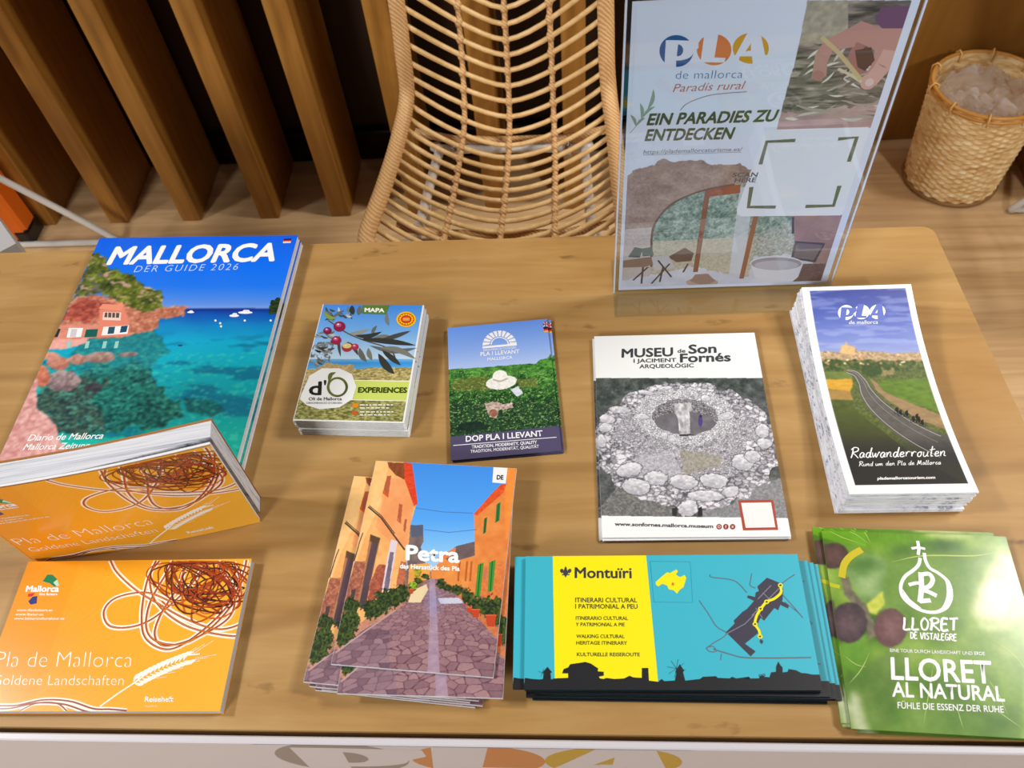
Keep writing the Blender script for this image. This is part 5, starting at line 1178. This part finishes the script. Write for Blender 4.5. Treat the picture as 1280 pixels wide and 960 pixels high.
A.mix(A.inpoly([(520, 70), (950, 70), (950, 130), (800, 115), (650, 140), (560, 120)], 10, 8, 8), (140, 178, 44), (226, 234, 170), b2)
A.mix(A.inpoly([(420, 200), (640, 190), (860, 190), (840, 240), (780, 330), (700, 560), (560, 560), (420, 450), (395, 360)], 10, 9, 10), (92, 136, 40), (138, 176, 70), b2, 0.85)
A.mix(A.inpoly([(700, 560), (960, 620), (960, 800), (860, 830), (740, 700)], 12, 10, 10), (88, 138, 34), (140, 180, 60), b2, 0.8)
A.mix(A.inpoly([(240, 690), (420, 580), (500, 600), (430, 900), (260, 900)], 14, 11, 10), (70, 110, 40), (140, 170, 90), b2, 0.8)
A.mix(A.inpoly([(430, 800), (960, 800), (960, 950), (430, 930)], 14, 12, 10), (74, 122, 40), (130, 168, 80), b2, 0.7)
A.mix(A.inpoly([(215, 560), (330, 500), (346, 580), (300, 690), (250, 650)], 8, 13, 8), (90, 150, 40), (150, 196, 80), b2, 0.9)
A.mix(A.inpoly([(270, 740), (300, 760), (340, 900), (280, 905), (255, 800)], 8, 14, 8), (190, 204, 150), (240, 240, 214), b2, 0.8)
A.soften(4); b3 = A.n(3, 3, 3, 4); A.c = A.c*(0.93+0.14*(A.n(2.2, 2.2, 44, 3)))[..., None]*0.93
for p in ([(150, 90), (230, 130), (330, 165)], [(200, 80), (290, 120), (345, 160)], [(300, 80), (330, 120), (350, 160)], [(380, 80), (385, 130)], [(470, 75), (490, 150)], [(560, 80), (575, 140)]): A.rib(p, 3, (176, 206, 90), 1, True)
A.rib([(430, 230), (560, 205), (760, 205), (850, 190)], 5, (190, 206, 110), 1, True, 5)
for p in ([(810, 690), (860, 760), (900, 850)], [(840, 540), (920, 600), (970, 660)], [(600, 640), (580, 760), (560, 880)], [(690, 800), (720, 900)], [(820, 800), (960, 900)], [(260, 720), (310, 660), (345, 590)], [(235, 600), (290, 640), (330, 650)]): A.rib(p, 3, (186, 210, 120), 1, True, 5)
A.rib([(232, 292), (242, 240), (270, 205), (312, 180)], 26, (206, 190, 40), 1, False, 6); A.rib([(140, 300), (180, 318), (225, 330)], 16, (190, 196, 40), 1, False, 4)
A.mix(A.inpoly([(225, 290), (262, 290), (275, 340), (330, 400), (360, 470), (380, 520), (340, 540), (320, 440), (240, 360)], 5, 15), (84, 84, 66), (150, 140, 116), b3)
A.mix(A.inpoly([(330, 400), (396, 346), (405, 400), (370, 440), (340, 430)], 5, 16), (176, 190, 50), (220, 220, 110), b3)
for cx, cy, rx, ry, c1, c2 in ((196, 205, 66, 52, (64, 50, 44), (122, 90, 84)), (262, 472, 72, 82, (54, 46, 50), (128, 100, 104)), (428, 492, 66, 78, (86, 58, 58), (150, 108, 106)), (165, 410, 40, 46, (74, 64, 66), (130, 110, 110))):
    dd = A.inell(cx, cy, rx, ry, 0, 0.12, int(cx)); A.mix(dd < 1, c1, c2, 0.55*(b3-0.5)+0.5*(1-dd)+0.25, 1.0)
A.mix((A.inpoly([(150, 80), (330, 100), (330, 168), (240, 155), (150, 132)])), (92, 150, 20), (130, 184, 44), b2)
A.soften(1)
Wt = (252, 253, 250)
A.rib([(536, 146), (541, 178), (538, 202)], 12, Wt, 4); A.rib([(511, 176), (540, 172), (566, 178)], 10, Wt, 4)
A.rib([(546, 214), (540, 240), (520, 262), (484, 290), (468, 330), (480, 375), (530, 415), (590, 432), (640, 418), (664, 370), (656, 310), (620, 276), (585, 255), (568, 226), (562, 194)], 13, Wt, 4, False, 6)
A.rib([(620, 276), (656, 310), (664, 370), (640, 418), (590, 432)], 24, Wt, 5, True, 6); A.rib([(476, 340), (500, 385), (550, 415)], 18, Wt, 5, True, 6)
A.rib([(548, 272), (552, 330), (545, 392)], 20, Wt, 5); A.rib([(500, 322), (530, 314), (560, 318)], 14, Wt, 5); A.rib([(546, 282), (580, 278), (596, 300), (584, 326), (556, 340), (584, 352), (612, 366)], 17, Wt, 5, False, 6); A.rib([(542, 388), (588, 384)], 18, Wt, 6)
pen(A, 'LLORET', (478, 500), (700, 506), 50, Wt, 8.5, 4, lean=0, seed=3, gap=0.06)
pen(A, 'DE VISTALEGRE', (506, 537), (694, 546), 27, Wt, 4.4, 4, seed=5, gap=0.08)
A.text('EINE TOUR DURCH LANDSCHAFT UND ERDE', (426, 590), (806, 604), 13, Wt, 0.0, -1, layer=4)
A.text('LLORET', (430, 699), (838, 716), 86, Wt, 0.02, -3, layer=4); A.text('AL NATURAL', (434, 768), (886, 788), 57, Wt, 0.02, -2, layer=4); A.text('F\u00dcHLE DIE ESSENZ DER RUHE', (456, 816), (882, 833), 25, Wt, 0.012, -1, layer=4)
def l_warp(P):
    out = P.copy(); out[:, 2] += 0.0006*np.sin(P[:, 1]/fr_l[3]*math.pi); return out
me_l = A.mesh('fig_brochure_print', M_GLOSS)
o = booklet('brochure', 'glossy green fig leaf brochure with white drop emblem, top of its stack', 'brochure', fr_l, z_l-th_l, th_l, me_l, M_EDGE, M_GREENB, group='green fig leaf brochures')
offs = [(0.0010, 0.0016, -0.010, 'second green fig leaf brochure, a sliver showing above the top one'), (-0.0060, 0.0042, 0.004, 'green fig leaf brochure fanned to the left and back under the top one'), (-0.0050, 0.002, 0.002, None), (0.001, 0.0015, 0.006, None), (0.0050, -0.0002, 0.012, None)]
for k, (dx, dy, r, lb) in enumerate(offs):
    under(o, k+1, th_l, dx, dy, r, lb or 'green fig leaf brochure low in the stack under the drop emblem cover, only edges showing')
for ob in list(COL.objects):
    if ob.get('group') == 'green fig leaf brochures': ob.location.z -= 0.001

# ------------------------------------------------------------------ acrylic sign and its poster
Zs = (760, 0, 2.4)
s0, s1 = at((769, 366.5), ZT+0.003), at((1033, 358), ZT+0.003); e = (s1-s0)[:2]; ang = math.atan2(e[1], e[0]); SW = float(np.linalg.norm(e))+0.006; SH = 0.302; tilt = math.radians(1.5)
sg = thing('sign_holder', 'clear acrylic table sign holder standing on the back of the counter', 'sign holder', (float(s0[0])-0.002, float(s0[1]), ZT), (0, 0, ang))
base_d = (at((769, 366), ZT)[1]-at((768, 394), ZT)[1])
m = MB(); m.box((0, -float(base_d), 0.0), (SW, 0.045, 0.003), 0, 0.0006); m.build('base', M_ACRYL, sg)
m = MB(); m.box((0, -0.0025, 0), (SW, 0, SH), 0, 0.0004); fpn = m.build('front_pane', M_ACRYL, sg, False, (0, 0, 0.0032), (-tilt, 0, 0))
m = MB(); m.box((0, 0.0012, 0), (SW, 0.0037, SH), 0, 0.0004); m.build('back_pane', M_ACRYL, sg, False, (0, 0, 0.0032), (-tilt, 0, 0))
m = MB()
for xx in (0.0, SW-0.0015): m.box((xx, -0.0002, 0), (xx+0.0015, 0.0014, SH))
m.box((0, -0.0002, SH-0.0015), (SW, 0.0014, SH)); m.build('bright_edge', mat('polished_acrylic_edge', (214, 222, 244), 0.3), sg, False, (0, 0, 0.0032), (-tilt, 0, 0))
PW, PH = SW-0.010, SH-0.008
pz = 0.0032+0.004
po = thing('poster', 'pale blue tourism poster with weaving hands photo held in the acrylic sign', 'poster', tuple(sg.location), (0, 0, ang))
# poster plane: x along the sign, y up the pane
def pworld(u, v):                                   # u from the left, v from the bottom
    ca, sa = math.cos(ang), math.sin(ang); x = 0.005+u; yy = 0.0006+(v+0.004)*math.sin(tilt); zz = 0.0032+(v+0.004)*math.cos(tilt)
    return (sg.location.x+x*ca-yy*sa, sg.location.y+x*sa+yy*ca, ZT+zz)
qd = [tuple((proj(pworld(*uv))-np.array(Zs[:2]))*Zs[2]) for uv in ((0, PH), (PW, PH), (PW, 0), (0, 0))]
A = Art(qd, PW, PH, 0.0005)
X, Y = A.X, A.Y; full = np.ones(X.shape, bool)
A.fill(full, (228, 233, 250))
b1, b2, b3 = A.n(12, 12, 1), A.n(4, 4, 2), A.n(1.5, 1.5, 3)
# interior photo, lower half: stone wall, arched window, tub
wall = A.inpoly([(0, 560), (45, 540), (80, 512), (140, 492), (160, 474), (200, 484), (240, 478), (330, 492), (400, 492), (480, 520), (700, 520), (760, 380), (900, 380), (700, 900), (0, 900)], 8, 1, 8)
A.mix(wall, (142, 112, 102), (206, 182, 172), (b1*0.6+b3*0.5-0.2)*1.3)
A.fill(A.inpoly([(20, 690), (150, 680), (140, 900), (0, 900)]) & wall, (226, 222, 226), 0.55)
A.mix(A.inpoly([(540, 640), (780, 560), (720, 700), (660, 900), (540, 900), (560, 700)]) & wall, (150, 116, 110), (190, 154, 146), b1)
glass = A.inpoly([(130, 800), (132, 700), (150, 650), (190, 610), (250, 580), (310, 562), (390, 552), (450, 556), (500, 580), (545, 630), (560, 690), (545, 800), (400, 860), (130, 860)])
A.mix(glass, (70, 96, 84), (206, 222, 214), (b2*0.6+b3*0.6-0.25)*1.5)
A.mix(glass & (Y > 730-0.05*X), (170, 160, 140), (224, 216, 198), b3)
A.rib([(130, 800), (132, 700), (150, 655), (190, 612), (250, 582), (310, 564), (380, 552)], 6, (120, 92, 80), 1, False, 4)
A.fill(A.inpoly([(395, 560), (440, 560), (400, 840), (360, 845)]), (216, 220, 232), 0.8)
A.rib([(300, 566), (262, 815)], 13, (150, 96, 72), 1); A.rib([(445, 640), (400, 835)], 12, (160, 104, 78), 1); A.rib([(555, 650), (555, 700)], 6, (90, 70, 66), 1)
A.vpoly([(302, 566), (398, 552), (396, 578), (298, 590)], (166, 92, 66), 1)
A.mix(A.inpoly([(440, 700), (560, 660), (560, 770), (430, 780)]) & full, (130, 140, 130), (230, 226, 224), (b3-0.2)*1.5, 0.8)
A.mix(A.inpoly([(0, 850), (250, 800), (420, 830), (440, 770), (560, 760), (700, 840), (700, 900), (0, 900)], 6), (196, 196, 214), (232, 230, 240), b1)
A.vpoly([(428, 792)]+[(505+80*math.cos(t), 790+24*math.sin(t)) for t in np.linspace(math.pi, 2*math.pi, 12)]+[(570, 830), (545, 850), (470, 846), (440, 830)], (226, 222, 230), 2); A.vell(505, 790, 76, 19, (166, 158, 166), 3); A.vell(505, 794, 66, 14, (196, 190, 198), 4)
A.vpoly([(560, 722), (652, 728), (622, 786), (548, 776)], (90, 80, 84), 2); A.vpoly([(568, 728), (644, 734), (616, 780), (556, 770)], (132, 116, 116), 3)
A.mix(A.inpoly([(560, 790), (660, 790), (650, 850), (545, 850)]), (96, 74, 72), (150, 120, 114), b3)
# table and chairs inside the photo
A.vpoly([(35, 782), (160, 766), (180, 778), (110, 800), (32, 802)], (150, 120, 104), 2)
for p in ([(40, 800), (35, 850)], [(105, 800), (100, 850)], [(150, 780), (190, 830)], [(185, 790), (130, 850)], [(120, 800), (75, 840)], [(240, 790), (225, 816)], [(165, 800), (155, 845)]): A.rib(p, 4.5, (84, 74, 76), 3)
A.vpoly([(180, 770), (230, 742), (258, 758), (250, 782), (205, 786)], (120, 92, 78), 2); A.vpoly([(60, 770), (80, 740), (105, 745), (95, 772)], (90, 100, 96), 2); A.vpoly([(100, 745), (130, 740), (138, 765), (104, 768)], (96, 106, 100), 2)
A.vpoly([(130, 770), (180, 764), (200, 800), (140, 812)], (206, 200, 206), 3); A.vell(282, 846, 48, 14, (196, 168, 156), 3, 0); A.vpoly([(246, 842), (262, 822), (300, 820), (322, 842), (290, 858)], (170, 136, 124), 4)
# weaving hands photo, upper right
img = A.inpoly([(598, 0), (1000, 0), (985, 60), (872, 386), (760, 392), (505, 392), (520, 330), (548, 225), (560, 190), (575, 120)])
A.mix(img, (70, 62, 58), (196, 182, 168), (A.n(14, 2.4, 5)-0.2)*1.5)
A.mix(img & (Y < 130) & (X < 720), (150, 140, 124), (206, 196, 176), b2)
A.mix(img & A.inpoly([(505, 340), (900, 300), (872, 420), (500, 400)], 10, 2), (190, 150, 148), (224, 186, 184), b1, 0.8)
rs = random.Random(8)
sc_ = [(206, 200, 192), (176, 166, 154), (120, 110, 102), (226, 220, 212), (90, 80, 76), (150, 138, 126)]
for k in range(95):
    x, y = rs.uniform(520, 870), rs.uniform(170, 355)
    if x+0.37*y > 985: continue
    if x < 590-(y-150)*0.32: continue
    a = rs.uniform(-0.9, 0.5) if y < 260 else rs.uniform(-0.5, 0.2); l = rs.uniform(40, 120)
    x1 = min(x+l*math.cos(a), 950-0.36*(y-100)); A.leaf((x, y), (x1, min(y+l*math.sin(a), 372)), rs.uniform(5, 10), rs.choice(sc_), 1+k % 2, rs.uniform(-0.1, 0.1))
SK, SK2, SK3 = (196, 146, 138), (172, 118, 112), (216, 170, 160)
A.vpoly([(820, 20), (985, 14), (978, 52), (900, 84), (825, 88), (800, 60)], (122, 84, 116), 3)
A.vpoly([(700, 95), (760, 62), (824, 84), (900, 84), (968, 66), (936, 150), (880, 190), (850, 205), (800, 250), (770, 268), (756, 246), (790, 195), (800, 150), (760, 130), (735, 140), (690, 140), (660, 160), (655, 225), (628, 238), (610, 232), (622, 160), (650, 120)], SK, 4)
A.rib([(655, 150), (638, 190), (632, 222)], 34, SK, 5, False, 5); A.rib([(700, 120), (665, 130), (650, 155)], 36, SK, 5, False, 5)
A.rib([(850, 150), (822, 200), (782, 248)], 46, SK3, 5, False, 5); A.rib([(760, 130), (738, 165), (760, 220)], 30, SK2, 4, False, 5); A.rib([(742, 120), (690, 130)], 40, SK, 5)
A.vell(780, 244, 26, 22, SK3, 6, -40); A.vell(784, 246, 14, 11, (232, 200, 196), 7, -30); A.vell(630, 226, 18, 16, (182, 128, 124), 6)
A.vpoly([(740, 150), (790, 140), (800, 180), (770, 212), (748, 200)], (92, 62, 58), 6)
A.rib([(640, 110), (690, 155), (760, 240)], 12, (206, 186, 140), 7); A.rib([(690, 205), (730, 225), (760, 245)], 8, (220, 206, 176), 7)
A.rib([(822, 195), (834, 202)], 2, SK2, 7); A.rib([(812, 190), (826, 200)], 2, SK2, 7)
# white panel with corner brackets
rr = []
for cx_, cy_, a0 in ((772, 404, -80), (690, 630, 10), (402, 632, 90), (478, 404, 190)): pass
A.vpoly([(470, 398), (480, 388), (778, 380), (792, 386), (796, 400), (722, 632), (712, 640), (694, 645), (400, 648), (388, 642), (386, 628)], (236, 238, 248), 4)
GB = (112, 118, 92)
for p in ([(457, 492), (476, 424), (562, 420)], [(690, 416), (746, 411), (722, 484)], [(430, 560), (421, 620), (503, 620)], [(592, 618), (676, 616), (694, 556)]): A.rib(p, 11, GB, 5)
A.text('SCAN', (372, 530), (447, 529), 13, (96, 96, 100), 0.01, 4, layer=6); A.text('HERE', (378, 546), (442, 545), 13, (96, 96, 100), 0.01, 4, layer=6)
# logo and lettering
bgc = (228, 233, 250)
pla_logo(A, [(205, 152, 51, 48), (318, 148, 52, 47), (428, 144, 54, 46)], [(28, 92, 154), (222, 126, 66), (216, 160, 30)], bgc, 2)
A.text('de mallorca', (202, 236), (402, 233), 25, (52, 92, 160), -0.014, 3, layer=4, space=1.05)
A.text('Parad\u00eds rural', (194, 275), (403, 266), 24, (196, 116, 84), 0.0, 9, layer=4)
A.rib([(216, 330), (240, 308), (300, 286), (360, 278), (416, 274)], 2.5, (150, 120, 100), 3, False, 5)
DG = (84, 92, 56)
A.text('EIN PARADIES ZU', (115, 374), (500, 362), 33, DG, 0.034, 10, layer=4); A.text('ENTDECKEN', (109, 421), (370, 415), 33, DG, 0.034, 10, layer=4)
A.text('https://plademallorcaturisme.es/', (106, 461), (401, 452), 12, (130, 132, 140), -0.006, 2, layer=4); A.rib([(106, 464), (401, 455)], 1.4, (130, 132, 140), 4)
LG = (150, 166, 140)
A.rib([(60, 405), (90, 370), (118, 330), (134, 280)], 2, LG, 3, False, 5); A.leaf((118, 328), (136, 266), 12, LG, 3, 0.1); A.leaf((100, 356), (96, 308), 11, LG, 3, 0.1); A.leaf((104, 352), (142, 318), 9, LG, 3, -0.1); A.leaf((84, 378), (66, 342), 10, LG, 3, 0.1); A.leaf((84, 378), (112, 352), 8, LG, 3, -0.1); A.rib([(56, 436), (92, 404)], 3, LG, 3, True); A.rib([(60, 464), (76, 458)], 3, LG, 3, True)
for a_, b_ in (((PW-0.006, 0), (PW, PH)), ((0, PH-0.004), (PW, PH)), ((0, 0), (PW, 0.003)), ((0, 0), (0.003, PH))):
    A.mpoly([(a_[0], a_[1]), (b_[0], a_[1]), (b_[0], b_[1]), (a_[0], b_[1])], (226, 230, 248), 9)
me_s = A.mesh('poster_print', M_PRINT, None, 2e-5)
link('printed_face', me_s, po, (0.005, 0.0003, 0.0032+0.004), (math.pi/2-tilt, 0, 0))
m = MB(); m.box((0, 0, 0.0), (PW, PH, 0.0003)); m.build('paper_back', M_PAPER, po, False, (0.005, 0.0008, 0.0032+0.004), (math.pi/2-tilt, 0, 0))

# ------------------------------------------------------------------ logo printed on the counter front
def at_front(p):
    d = ray(p); t = (yf-0.0092)/d[1]; return CAM+d*t
def fr_(x, y): q = at_front((300+x/2.1333, 880+y/2.1333)); return q
pts = [fr_(82, 130), fr_(433, 130)]
c1, c2, c3 = fr_(258, 104), fr_(625, 107), fr_(998, 110)
dia = float(np.linalg.norm(fr_(433, 130)-fr_(82, 130)))
LW, LH = float(fr_(1176, 135)[0]-fr_(82, 130)[0])+0.012, dia+0.03
zt_ = ZT-0.0036; xl = float(fr_(82, 130)[0])-0.006
A = Art([(0, 0), (LW*1000, 0), (LW*1000, LH*1000), (0, LH*1000)], LW, LH, LW/8)
A.fill(np.ones(A.X.shape, bool), (208, 204, 210))
r_ = dia*500; dt = (zt_-float(fr_(258, 104)[2]))*1000; mx = lambda xx: (float(fr_(xx, 130)[0])-xl)*1000
pla_logo(A, [(mx(258), dt+r_, r_, r_), (mx(625), dt+r_, r_, r_), (mx(998), dt+r_, r_, r_)], [(136, 128, 132), (196, 122, 66), (188, 152, 34)], (208, 204, 210), 1)
me_logo = A.mesh('logo_print', M_LACQ, None, 3e-5)
link('printed_logo', me_logo, fp, (xl, yf-0.0092, zt_-LH), (math.pi/2, 0, 0))
